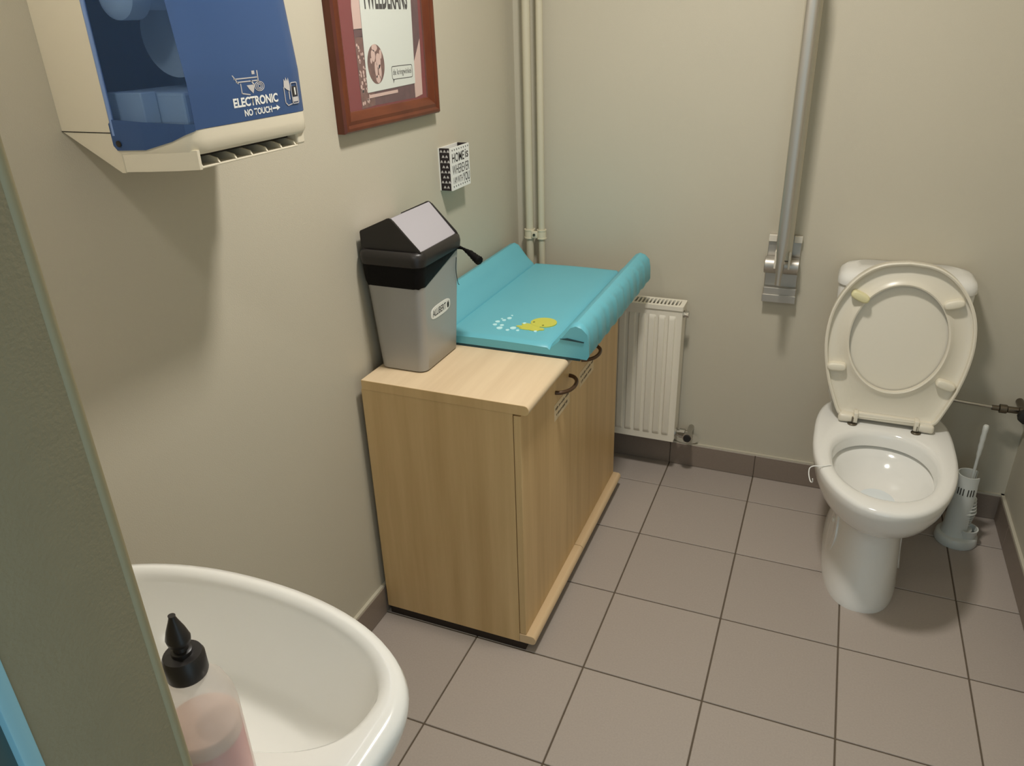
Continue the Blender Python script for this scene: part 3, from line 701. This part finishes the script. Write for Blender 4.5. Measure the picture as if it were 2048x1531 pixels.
# hood: collar, gable ends and swinging flap
b = NB()
loft(b, [bsec(1.006, 0.082, 0.108), bsec(1.008, 0.0855, 0.1115, 0.026), bsec(1.024, 0.0875, 0.1135, 0.028), bsec(1.036, 0.0855, 0.1115, 0.027), bsec(1.042, 0.079, 0.105, 0.024), bsec(1.040, 0.070, 0.096, 0.02), bsec(1.02, 0.066, 0.092, 0.018)], False, False)
col = obj('collar', b, M['black'], t, smooth=50)
apx, apz = BCX0 + 0.003, 1.116
for s_ in (-1, 1):
    ye = BCY + s_*0.098
    g_ = NB()
    poly = [(BCX0 - 0.079, 1.036), (BCX0 + 0.081, 1.036), (BCX0 + 0.078, 1.044), (apx + 0.010, apz - 0.006), (apx + 0.003, apz), (apx - 0.004, apz), (apx - 0.012, apz - 0.004), (BCX0 - 0.079, 1.082)]
    prism(g_, poly, lambda u, v, w: (u, w, v), ye - 0.006*s_, ye)
    bmesh.ops.bevel(g_, geom=g_.edges[:], offset=0.0018, segments=2, affect='EDGES')
    obj('gable_end', g_, M['black'], col, smooth=40)
fx = NB()
prism(fx, [(BCX0 + 0.0745, 1.041), (BCX0 + 0.071, 1.040), (apx - 0.001, apz - 0.006), (apx + 0.003, apz - 0.001), (apx + 0.006, apz - 0.003)], lambda u, v, w: (u, w, v), BCY - 0.0915, BCY + 0.0915)
obj('flap', fx, M['binflap'], t, smooth=30)
fx = NB()
prism(fx, [(BCX0 - 0.078, 1.040), (BCX0 - 0.074, 1.040), (BCX0 - 0.074, 1.077), (apx - 0.001, apz - 0.006), (apx + 0.002, apz - 0.001), (BCX0 - 0.078, 1.080)], lambda u, v, w: (u, w, v), BCY - 0.0915, BCY + 0.0915)
obj('rear_flap', fx, M['binflap'], t, smooth=30)

# ------------------------------------------------------------------ printed box fixed to the wall
KY0, KY1, KZ0, KZ1, KX1 = -0.700, -0.583, 1.090, 1.204, -0.251
t = thing('wall_box', 'small open box with black hearts side and HOME lettering on the wall', 'box', (XL, (KY0+KY1)/2, KZ0))
obj('front_board', BX(KX1 - 0.004, KX1, KY0, KY1, KZ0, KZ1), M['white'], t)
obj('back_board', BX(XL + 0.0002, XL + 0.004, KY0, KY1, KZ0, KZ1), M['white'], t)
obj('side_board', BX(XL + 0.0041, KX1 - 0.0041, KY0, KY0 + 0.004, KZ0, KZ1), M['purple'], t)
obj('side_board', BX(XL + 0.0041, KX1 - 0.0041, KY1 - 0.004, KY1, KZ0, KZ1), M['purple'], t)
obj('bottom_board', BX(XL + 0.0041, KX1 - 0.0041, KY0 + 0.0041, KY1 - 0.0041, KZ0, KZ0 + 0.004), M['white'], t)
ff = lambda u, v, w: (KX1 + w, u, v)
fs = lambda u, v, w: (u, KY0 - w, v)
def heart(cx, cz, s):
    return [(cx, cz - 0.45*s), (cx + 0.28*s, cz - 0.15*s)] if False else [(cx - 0.5*s, cz - 0.42*s), (cx - 0.2*s, cz - 0.45*s), (cx, cz - 0.18*s), (cx + 0.2*s, cz - 0.45*s), (cx + 0.5*s, cz - 0.42*s), (cx + 0.34*s, cz + 0.12*s), (cx, cz + 0.55*s), (cx - 0.34*s, cz + 0.12*s)]
hb = NB()
xw0, xw1 = XL + 0.0045, KX1 - 0.0045
for r in range(8):
    z = KZ1 - 0.008 - r*0.0138
    for c in range(4):
        x = xw0 + 0.0055 + c*0.0105 - (0.005 if r % 2 else 0)
        if xw0 + 0.003 < x < xw1 - 0.003: prism(hb, heart(x, z, 0.0078), fs, 0.0, 0.0003)
obj('heart_print', hb, M['grey_heart'], t)['kind'] = 'stuff'
db = NB()
for z in (KZ1 - 0.007, KZ0 + 0.009):
    for c in range(8):
        y = KY0 + 0.010 + c*(KY1 - KY0 - 0.018)/7; s = 0.0026
        prism(db, [(y, z - s), (y + s, z + s*0.3), (y + s*0.5, z + s), (y - s*0.5, z + s), (y - s, z + s*0.3)], ff, 0.0, 0.0003)
obj('dot_print', db, M['ink'], t)['kind'] = 'stuff'
for s, u0, u1, v0, v1, bo in (('HOME', -0.693, -0.618, 1.164, 1.189, 0.012), ('is', -0.611, -0.591, 1.167, 1.191, 0.012), ('WHEREVER', -0.695, -0.588, 1.132, 1.157, 0.0), ('I AM WITH', -0.692, -0.634, 1.107, 1.125, -0.002), ('YOU', -0.630, -0.587, 1.104, 1.128, 0.012)):
    obj('lettering', text_bm(s, u0, u1, v0, v1, ff, bo), M['ink'], t)

# ------------------------------------------------------------------ framed poster
FY0, FY1, FZ0, FZ1 = -1.158, -0.712, 1.299, 1.900
t = thing('framed_poster', 'framed poster with red mount in a red-brown wooden frame', 'picture', (XL, (FY0+FY1)/2, FZ0))
fw = 0.042
def mould(p0, p1, inn):
    """moulding between two outer corners; inn = direction inwards (y,z)"""
    prof = [(0.0, 0.0), (0.0, 0.018), (0.004, 0.0235), (0.010, 0.024), (0.016, 0.020), (0.024, 0.021), (0.032, 0.017), (fw - 0.004, 0.013), (fw, 0.010), (fw, 0.0)]
    d = (Vector(p1) - Vector(p0)).normalized(); b = NB(); rings = []
    for pnt, s in ((Vector(p0), 1), (Vector(p1), -1)):
        rings.append([Vector((XL + 0.0005 + h, pnt.x + inn[0]*w + d.x*w*s, pnt.y + inn[1]*w + d.y*w*s)) for w, h in prof])
    loft(b, rings); return b
for p0, p1, inn in (((FY0, FZ0), (FY1, FZ0), (0, 1)), ((FY1, FZ0), (FY1, FZ1), (-1, 0)), ((FY1, FZ1), (FY0, FZ1), (0, -1)), ((FY0, FZ1), (FY0, FZ0), (1, 0))):
    obj('frame_moulding', mould(p0, p1, inn), M['frame'], t, smooth=30)
PX = XL + 0.0075
iy0, iy1, iz0, iz1 = FY0 + fw - 0.003, FY1 - fw + 0.003, FZ0 + fw - 0.003, FZ1 - fw + 0.003
mnt = obj('mount', BX(XL + 0.001, PX, iy0, iy1, iz0, iz1), M['mount'], t)
pf = lambda u, v, w: (PX + w, u, v)
def sheet(name, poly, m, w, parent): b = NB(); prism(b, poly, pf, w - 0.0003, w); return obj(name, b, M[m], parent)
sheet('photo', [(-1.062, 1.342), (-1.005, 1.345), (-1.005, 1.492), (-1.064, 1.490)], 'brownp', 0.0006, mnt)
sheet('photo', [(-1.064, 1.505), (-1.005, 1.505), (-1.005, 1.72), (-1.040, 1.72), (-1.064, 1.55)], 'pink', 0.0006, mnt)
sheet('photo', [(-1.064, 1.490), (-1.005, 1.490), (-1.005, 1.508), (-1.064, 1.506)], 'maroon', 0.0006, mnt)
sheet('photo', [(-0.815, 1.345), (-0.777, 1.350), (-0.772, 1.480), (-0.800, 1.44), (-0.815, 1.42)], 'pink', 0.0009, mnt)
sheet('photo', [(-0.820, 1.40), (-0.772, 1.40), (-0.768, 1.60), (-0.780, 1.70), (-0.82, 1.70)], 'maroon', 0.0006, mnt)
sheet('photo', [(-1.005, 1.345), (-0.815, 1.345), (-0.815, 1.40), (-1.005, 1.40)], 'maroon', 0.0004, mnt)
spk = NB(); rnd = random.Random(11)
for _ in range(46):
    y, z, r = rnd.uniform(-1.060, -1.022), rnd.uniform(1.345, 1.475), rnd.uniform(0.0012, 0.0036)
    prism(spk, sell(y, z, r, r*1.4, r*1.4, 8), pf, 0.0006, 0.0009)
obj('photo_highlights', spk, M['pink'], mnt)
pst = sheet('poster', [(-1.034, 1.374), (-0.812, 1.379), (-0.797, 1.72), (-1.028, 1.72)], 'poster', 0.0016, mnt)
obj('caption_strip', (lambda b: (prism(b, [(-1.030, 1.362), (-0.900, 1.364), (-0.900, 1.371), (-1.030, 1.369)], pf, 0.001, 0.0014), b)[1])(NB()), M['pink'], mnt)
obj('title_lettering', text_bm('TWEEDEKANS', -1.020, -0.822, 1.545, 1.600, pf, 0.03, 0.0019), M['ink'], pst)
# round photo emblem
em = sheet('round_photo', sell(-0.988, 1.432, 0.036, 0.042, 0.042, 40), 'brownp', 0.0019, pst)
fg = NB()
for y, z, rx, rz in ((-0.990, 1.466, 0.012, 0.008), (-0.998, 1.450, 0.009, 0.013), (-0.978, 1.438, 0.010, 0.017), (-0.990, 1.420, 0.006, 0.018), (-0.974, 1.415, 0.006, 0.016), (-0.984, 1.400, 0.010, 0.009), (-0.966, 1.452, 0.005, 0.010), (-1.008, 1.440, 0.004, 0.006)):
    prism(fg, sell(y, z, rx, rz, rz, 12, 1.6, 2.4), pf, 0.0019, 0.0022)
obj('photo_figures', fg, M['pink'], em)
# speech-bubble badge
bd = NB(); ring_prism(bd, rrect(-0.922, -0.822, 1.394, 1.424, 0.006), rrect(-0.9205, -0.8235, 1.3955, 1.4225, 0.0048), pf, 0.0016, 0.0019); prism(bd, [(-0.918, 1.395), (-0.912, 1.395), (-0.917, 1.386)], pf, 0.0016, 0.0019)
obj('badge_outline', bd, M['ink'], pst)
obj('badge_lettering', text_bm('de kringwinkel', -0.916, -0.828, 1.400, 1.417, pf, 0.0, 0.0019), M['ink'], pst)
obj('glass', BX(PX + 0.0028, PX + 0.0038, iy0, iy1, iz0, iz1), M['glass'], t)

# ------------------------------------------------------------------ paper towel dispenser
DY0, DY1, DZT = -1.820, -1.516, 1.72
t = thing('towel_dispenser', 'white paper towel dispenser with blue see-through cover on the wall', 'dispenser', (XL, (DY0+DY1)/2, 1.335))
b = NB(); prism(b, [(XL + 0.0003, DZT), (XL + 0.0003, 1.389), (-0.192, 1.335), (-0.186, 1.335), (-0.186, 1.372), (-0.190, 1.40), (-0.190, DZT)], lambda u, v, w: (u, w, v), DY0, DY0 + 0.004)
obj('side_panel', b, M['white_pl'], t)
b = NB(); prism(b, [(XL + 0.0003, DZT), (XL + 0.0003, 1.389), (-0.192, 1.335), (-0.186, 1.335), (-0.186, 1.372), (-0.190, 1.40), (-0.190, DZT)], lambda u, v, w: (u, w, v), DY1 - 0.004, DY1)
obj('side_panel', b, M['white_pl'], t)
obj('seam_line', BX(XL + 0.0003, -0.191, DY0 - 0.0004, DY0 + 0.001, 1.3875, 1.3888), M['darkin'], t)
obj('back_plate', BX(XL + 0.0003, XL + 0.006, DY0 + 0.0041, DY1 - 0.0041, 1.392, DZT), M['white_pl'], t)
b = NB(); prism(b, [(XL + 0.0003, 1.389), (-0.192, 1.335), (-0.192, 1.339), (XL + 0.0003, 1.393)], lambda u, v, w: (u, w, v), DY0 + 0.0041, DY1 - 0.0041); obj('bottom_plate', b, M['white_pl'], t)
obj('top_plate', BX(XL + 0.0003, -0.10, DY0 + 0.0041, DY1 - 0.0041, DZT - 0.004, DZT), M['white_pl'], t)
# plan of the bulging front: side slopes in, then rounded corner, flat front
plan = [(-0.188, DY0), (-0.150, DY0 + 0.012), (-0.115, DY0 + 0.026), (-0.099, DY0 + 0.036), (-0.091, DY0 + 0.047), (-0.089, DY0 + 0.062), (-0.089, -1.68), (-0.089, DY1 - 0.040), (-0.091, DY1 - 0.018), (-0.097, DY1 - 0.008), (-0.108, DY1 - 0.001), (-0.188, DY1)]
def pl(z, off=0.0):
    out = []
    for x, y in plan:
        cx, cy = -0.20, -1.6775
        d = Vector((x - cx, y - cy)); L = d.length; d = d*(1 + off/L)
        out.append(Vector((cx + d.x, cy + d.y, z)))
    return out
# cover: open shell whose lower edge drops at the left, side window and front in two tints
zlow = [1.366, 1.3665, 1.376, 1.384, 1.388, 1.389, 1.389, 1.389, 1.389, 1.389, 1.389, 1.389]
def cover_bm(i0, i1):
    b = NB(); o = pl(0, 0.0015)[i0:i1]; inn = pl(0, -0.0012)[i0:i1]; zl = zlow[i0:i1]
    rg = []
    def lean(p, z): return Vector((p.x - 0.10*max(0.0, z - 1.452)*max(0.0, (p.x + 0.188)/0.10), p.y, z))
    for k in range(17):
        s_ = k/16
        rg.append([lean(p, z + (DZT - 0.004 - z)*s_) for p, z in zip(o, zl)] + [lean(p, z + (DZT - 0.004 - z)*s_) for p, z in list(zip(inn, zl))[::-1]])
    loft(b, rg); return b
cov = obj('cover_front', cover_bm(4, 12), M['blue_front'], t, smooth=30)
obj('cover_side_window', cover_bm(0, 5), M['blue_side'], t, smooth=30)
obj('cover_edge', tube(NB(), [(-0.189, DY0 - 0.0005, 1.385), (-0.189, DY0 - 0.0005, DZT - 0.004)], 0.0032, 10), M['blue_solid'], cov, smooth=60)
# lower left lug of the cover with the key hole
b = NB(); lp = pl(0, 0.0030)[:5]; li = pl(0, 0.0018)[:5]; ztop = [1.406, 1.402, 1.399, 1.397, 1.396]
lug_o = [Vector((lp[0].x - 0.006, lp[0].y + 0.0002, 0))] + lp; lug_i = [Vector((li[0].x - 0.006, li[0].y + 0.0002, 0))] + li
zb = [1.372, 1.3655, 1.3655, 1.3755, 1.3835, 1.3875]; zt_ = [1.400] + ztop
loft(b, [[Vector((p.x, p.y, z)) for p, z in zip(lug_o, zb)] + [Vector((p.x, p.y, z)) for p, z in list(zip(lug_i, zb))[::-1]],
         [Vector((p.x, p.y, z)) for p, z in zip(lug_o, zt_)] + [Vector((p.x, p.y, z)) for p, z in list(zip(lug_i, zt_))[::-1]]])
obj('cover_lug', b, M['blue_front'], cov)
obj('key_hole', lathe(NB(), [(0.0042, DY0 - 0.0034), (0.0042, DY0 - 0.002)], (-0.1835, 0, 1.3745), 16, 'Y'), M['darkin'], cov)
# chin below the cover and the paper slot
b = NB(); loft(b, [pl(1.3385, -0.010), pl(1.340, -0.004), pl(1.346, -0.0005)] + [pl(z, 0.0) for z in (1.350,)], True, False)
# side lip continues up beside the slot
chin = NB()
def chin_ring(z, off): return pl(z, off)
loft(chin, [pl(1.355, -0.012), pl(1.3555, -0.004), pl(1.361, 0.0003), pl(1.375, 0.001), pl(1.3885, 0.0008), pl(1.389, -0.01)])
ch = obj('chin', chin, M['white_pl'], t, smooth=40)
b.free()
cheek = NB()
loft(cheek, [[Vector((x, y, z)) for x, y in ((-0.190, DY0 + 0.001), (-0.150, DY0 + 0.0125), (-0.115, DY0 + 0.0265), (-0.099, DY0 + 0.0365), (-0.0905, DY0 + 0.041), (-0.0905, DY0 + 0.046), (-0.190, DY0 + 0.046))] for z in (1.336, 1.362)])
obj('chute_cheek', cheek, M['white_pl'], t, smooth=30)
obj('chute_cheek', BX(-0.190, -0.096, DY1 - 0.034, DY1 - 0.014, 1.338, 1.358, bev=0.003), M['white_pl'], t)
obj('chute_roof', BX(-0.190, -0.115, DY0 + 0.046, DY1 - 0.034, 1.349, 1.3545), M['darkin'], t)
obj('chute_floor', BX(-0.190, -0.096, DY0 + 0.046, DY1 - 0.034, 1.3355, 1.3385, bev=0.001), M['white_pl'], t)
for k in range(7):
    y = DY0 + 0.052 + k*(DY1 - 0.040 - DY0 - 0.052)/6
    rb = NB(); prism(rb, [(-0.185, 1.3385), (-0.096, 1.3385), (-0.100, 1.345), (-0.13, 1.352), (-0.185, 1.354)], lambda u, v, w: (u, w, v), y - 0.0015, y + 0.0015)
    obj('chute_rib', rb, M['white_pl'], t)
# inside: roll, hub, mechanism
rl = obj('paper_roll', lathe(NB(), [(0.020, -1.705), (0.057, -1.705), (0.057, DY1 - 0.022), (0.020, DY1 - 0.022)], (-0.166, 0, 1.508), 48, 'Y'), M['paperroll'], t, smooth=40)
obj('roll_hub', lathe(NB(), [(0.020, DY0 + 0.022), (0.030, DY0 + 0.030), (0.030, DY0 + 0.060), (0.018, DY0 + 0.064), (0.018, DY1 - 0.01)], (-0.165, 0, 1.556), 28, 'Y'), M['mech'], t, smooth=40)
obj('drive_unit', BX(-0.240, -0.104, DY0 + 0.050, DY1 - 0.012, 1.394, 1.436, bev=0.004), M['mech'], t)
obj('battery_box', BX(-0.215, -0.150, DY0 + 0.022, DY0 + 0.049, 1.396, 1.438, bev=0.002), M['mech'], t)
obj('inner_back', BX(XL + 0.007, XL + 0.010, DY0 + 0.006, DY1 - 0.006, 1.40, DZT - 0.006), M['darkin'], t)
# printing on the front
df = lambda u, v, w: (-0.0875 + w, u, v)
obj('lettering', text_bm('ELECTRONIC', -1.694, -1.594, 1.4085, 1.4215, df, 0.035), M['white'], cov)
obj('lettering', text_bm('NO TOUCH', -1.674, -1.612, 1.395, 1.4045, df, 0.03), M['white'], cov)
b = NB(); prism(b, [(-1.610, 1.399), (-1.600, 1.399), (-1.600, 1.3965), (-1.592, 1.400), (-1.600, 1.4045), (-1.600, 1.4015), (-1.610, 1.4015)], df, 0, 0.0003); obj('arrow_print', b, M['white'], cov)
ic = NB()
for poly in ([(-1.688, 1.452), (-1.686, 1.452), (-1.676, 1.440), (-1.678, 1.440)], [(-1.685, 1.4475), (-1.633, 1.4475), (-1.633, 1.446), (-1.685, 1.446)], [(-1.681, 1.443), (-1.633, 1.443), (-1.633, 1.4415), (-1.681, 1.4415)], [(-1.634, 1.456), (-1.632, 1.456), (-1.632, 1.440), (-1.634, 1.440)], [(-1.645, 1.456), (-1.639, 1.456), (-1.639, 1.451), (-1.645, 1.451)],
             [(-1.673, 1.440), (-1.6715, 1.440), (-1.6715, 1.426), (-1.673, 1.426)], [(-1.673, 1.426), (-1.655, 1.423), (-1.655, 1.4245), (-1.672, 1.4275)], [(-1.660, 1.437), (-1.642, 1.437), (-1.648, 1.425), (-1.656, 1.432)], [(-1.650, 1.443), (-1.648, 1.443), (-1.642, 1.437), (-1.645, 1.436)]):
    prism(ic, poly, df, 0, 0.0003)
for k in range(3): ring_prism(ic, sell(-1.632 + 0.0*k, 1.434, 0.011 - 0.0035*k, 0.007 - 0.002*k, 0.007 - 0.002*k, 20), sell(-1.632, 1.434, 0.0098 - 0.0035*k, 0.006 - 0.002*k, 0.006 - 0.002*k, 20), df, 0, 0.0003)
obj('towel_icon', ic, M['grey_heart'], cov)
ic = NB()
prism(ic, [(-1.576, 1.428), (-1.574, 1.440), (-1.571, 1.436), (-1.569, 1.442), (-1.566, 1.436), (-1.563, 1.441), (-1.561, 1.430), (-1.562, 1.421), (-1.569, 1.424)], df, 0, 0.0003)
for poly in ([(-1.577, 1.428), (-1.5755, 1.428), (-1.5755, 1.405), (-1.577, 1.405)], [(-1.577, 1.405), (-1.571, 1.400), (-1.570, 1.4012), (-1.576, 1.4062)], [(-1.571, 1.400), (-1.559, 1.402), (-1.559, 1.4032), (-1.571, 1.4014)], [(-1.566, 1.421), (-1.564, 1.421), (-1.564, 1.409), (-1.566, 1.409)]): prism(ic, poly, df, 0, 0.0003)
obj('hand_icon', ic, M['grey_heart'], cov)
ic = NB(); df2 = lambda u, v, w: (-0.0872 + w - 0.10*max(0.0, u + 1.556)**1.0*0.9, u, v)
ring_prism(ic, rrect(-1.560, -1.542, 1.402, 1.434, 0.003), rrect(-1.5588, -1.5432, 1.4032, 1.4328, 0.0022), df2, 0.0003, 0.0008); prism(ic, [(-1.558, 1.405), (-1.544, 1.405), (-1.544, 1.412), (-1.558, 1.412)], df2, 0.0003, 0.0007)
obj('sensor_icon', ic, M['grey_heart'], cov)
ic = NB(); prism(ic, [(-1.557, 1.413), (-1.545, 1.413), (-1.545, 1.428), (-1.557, 1.428)], df2, 0.0003, 0.0008); sw = obj('sensor_window', ic, M['ink'], cov)
ic = NB(); prism(ic, [(-1.552, 1.415), (-1.549, 1.415), (-1.549, 1.426), (-1.552, 1.426)], df2, 0.0005, 0.0012); obj('sensor_mark', ic, M['white'], sw)

# ------------------------------------------------------------------ washbasin
t = thing('washbasin', 'white ceramic washbasin below the towel dispenser', 'washbasin', (0.105, YF, 0.66))
def basin(z, a, yf, yb=YF + 0.0005, ym=-2.155, e0=5.0, e1=2.15, cx=0.105, n=80): return [Vector((u, v, z)) for u, v in sell(cx, ym, a, ym - yb, yf - ym, n, e0, e1)]
def bowlr(z, a, yf, yb, ym=-2.135, e0=2.6, e1=2.15, cx=0.105, n=80): return [Vector((u, v, z)) for u, v in sell(cx, ym, a, ym - yb, yf - ym, n, e0, e1)]
b = NB()
loft(b, [basin(0.655, 0.10, -2.20, ym=-2.28), basin(0.67, 0.13, -2.165, ym=-2.26), basin(0.71, 0.195, -2.105, ym=-2.22), basin(0.76, 0.245, -2.055, ym=-2.18), basin(0.80, 0.270, -2.022), basin(0.83, 0.281, -2.007), basin(0.843, 0.283, -2.004), basin(0.852, 0.279, -2.008), basin(0.856, 0.268, -2.019, YF + 0.002),
         bowlr(0.855, 0.252, -2.023, -2.243), bowlr(0.850, 0.243, -2.030, -2.240), bowlr(0.838, 0.238, -2.034, -2.236), bowlr(0.80, 0.222, -2.046, -2.226), bowlr(0.755, 0.19, -2.066, -2.21), bowlr(0.73, 0.14, -2.09, -2.19), bowlr(0.722, 0.07, -2.12, -2.16), bowlr(0.720, 0.022, -2.128, -2.142)])
sk = obj('basin', b, M['ceramic'], t, smooth=85)
obj('drain', lathe(NB(), [(0.021, 0.7205), (0.021, 0.723), (0.012, 0.722)], (0.105, -2.135, 0), 24), M['chrome'], t, smooth=40)
obj('trap_pipe', tube(NB(), smooth_path([(0.105, -2.26, 0.66), (0.105, -2.26, 0.56), (0.105, -2.28, 0.52), (0.105, -2.33, 0.52), (0.105, YF, 0.52)]), 0.016, 16), M['chrome'], t, smooth=60)

# ------------------------------------------------------------------ soap bottle
SX, SY, SZ = 0.281, -2.2835, 0.856
t = thing('soap_bottle', 'clear soap bottle with pink liquid and black pump on the washbasin', 'soap bottle', (SX, SY, SZ))
obj('bottle', lathe(NB(), [(0.028, SZ), (0.0335, SZ + 0.004), (0.0335, SZ + 0.120), (0.032, SZ + 0.135), (0.027, SZ + 0.150), (0.018, SZ + 0.161), (0.0135, SZ + 0.166), (0.0135, SZ + 0.180)], (SX, SY, 0), 40), M['bottle'], t, smooth=50)
obj('soap', lathe(NB(), [(0.026, SZ + 0.003), (0.0318, SZ + 0.006), (0.0318, SZ + 0.092), (0.031, SZ + 0.094)], (SX, SY, 0), 40), M['soap'], t, smooth=50)
obj('soap_foam', lathe(NB(), [(0.0316, SZ + 0.0942), (0.0318, SZ + 0.108), (0.030, SZ + 0.110)], (SX, SY, 0), 40), M['soap_top'], t, smooth=50)
cp = NB(); lathe(cp, [(0.0165, SZ + 0.166), (0.0172, SZ + 0.168), (0.0172, SZ + 0.184), (0.0155, SZ + 0.188), (0.0085, SZ + 0.1885), (0.0085, SZ + 0.192), (0.0065, SZ + 0.193)], (SX, SY, 0), 32)
obj('pump_cap', cp, M['black'], t, smooth=35)
obj('pump_stem', lathe(NB(), [(0.0062, SZ + 0.190), (0.0062, SZ + 0.200)], (SX, SY, 0), 18), M['black'], t, smooth=35)
ph_ = NB()
loft(ph_, [[Vector((SX + r*math.cos(a), SY + r*0.9*math.sin(a), SZ + z)) for a in [2*pi*k/20 for k in range(20)]] for r, z in ((0.006, 0.1965), (0.0098, 0.2005), (0.0106, 0.205), (0.0082, 0.213), (0.0048, 0.2215), (0.0030, 0.2265), (0.0032, 0.2285))])
obj('pump_head', ph_, M['black'], t, smooth=45)
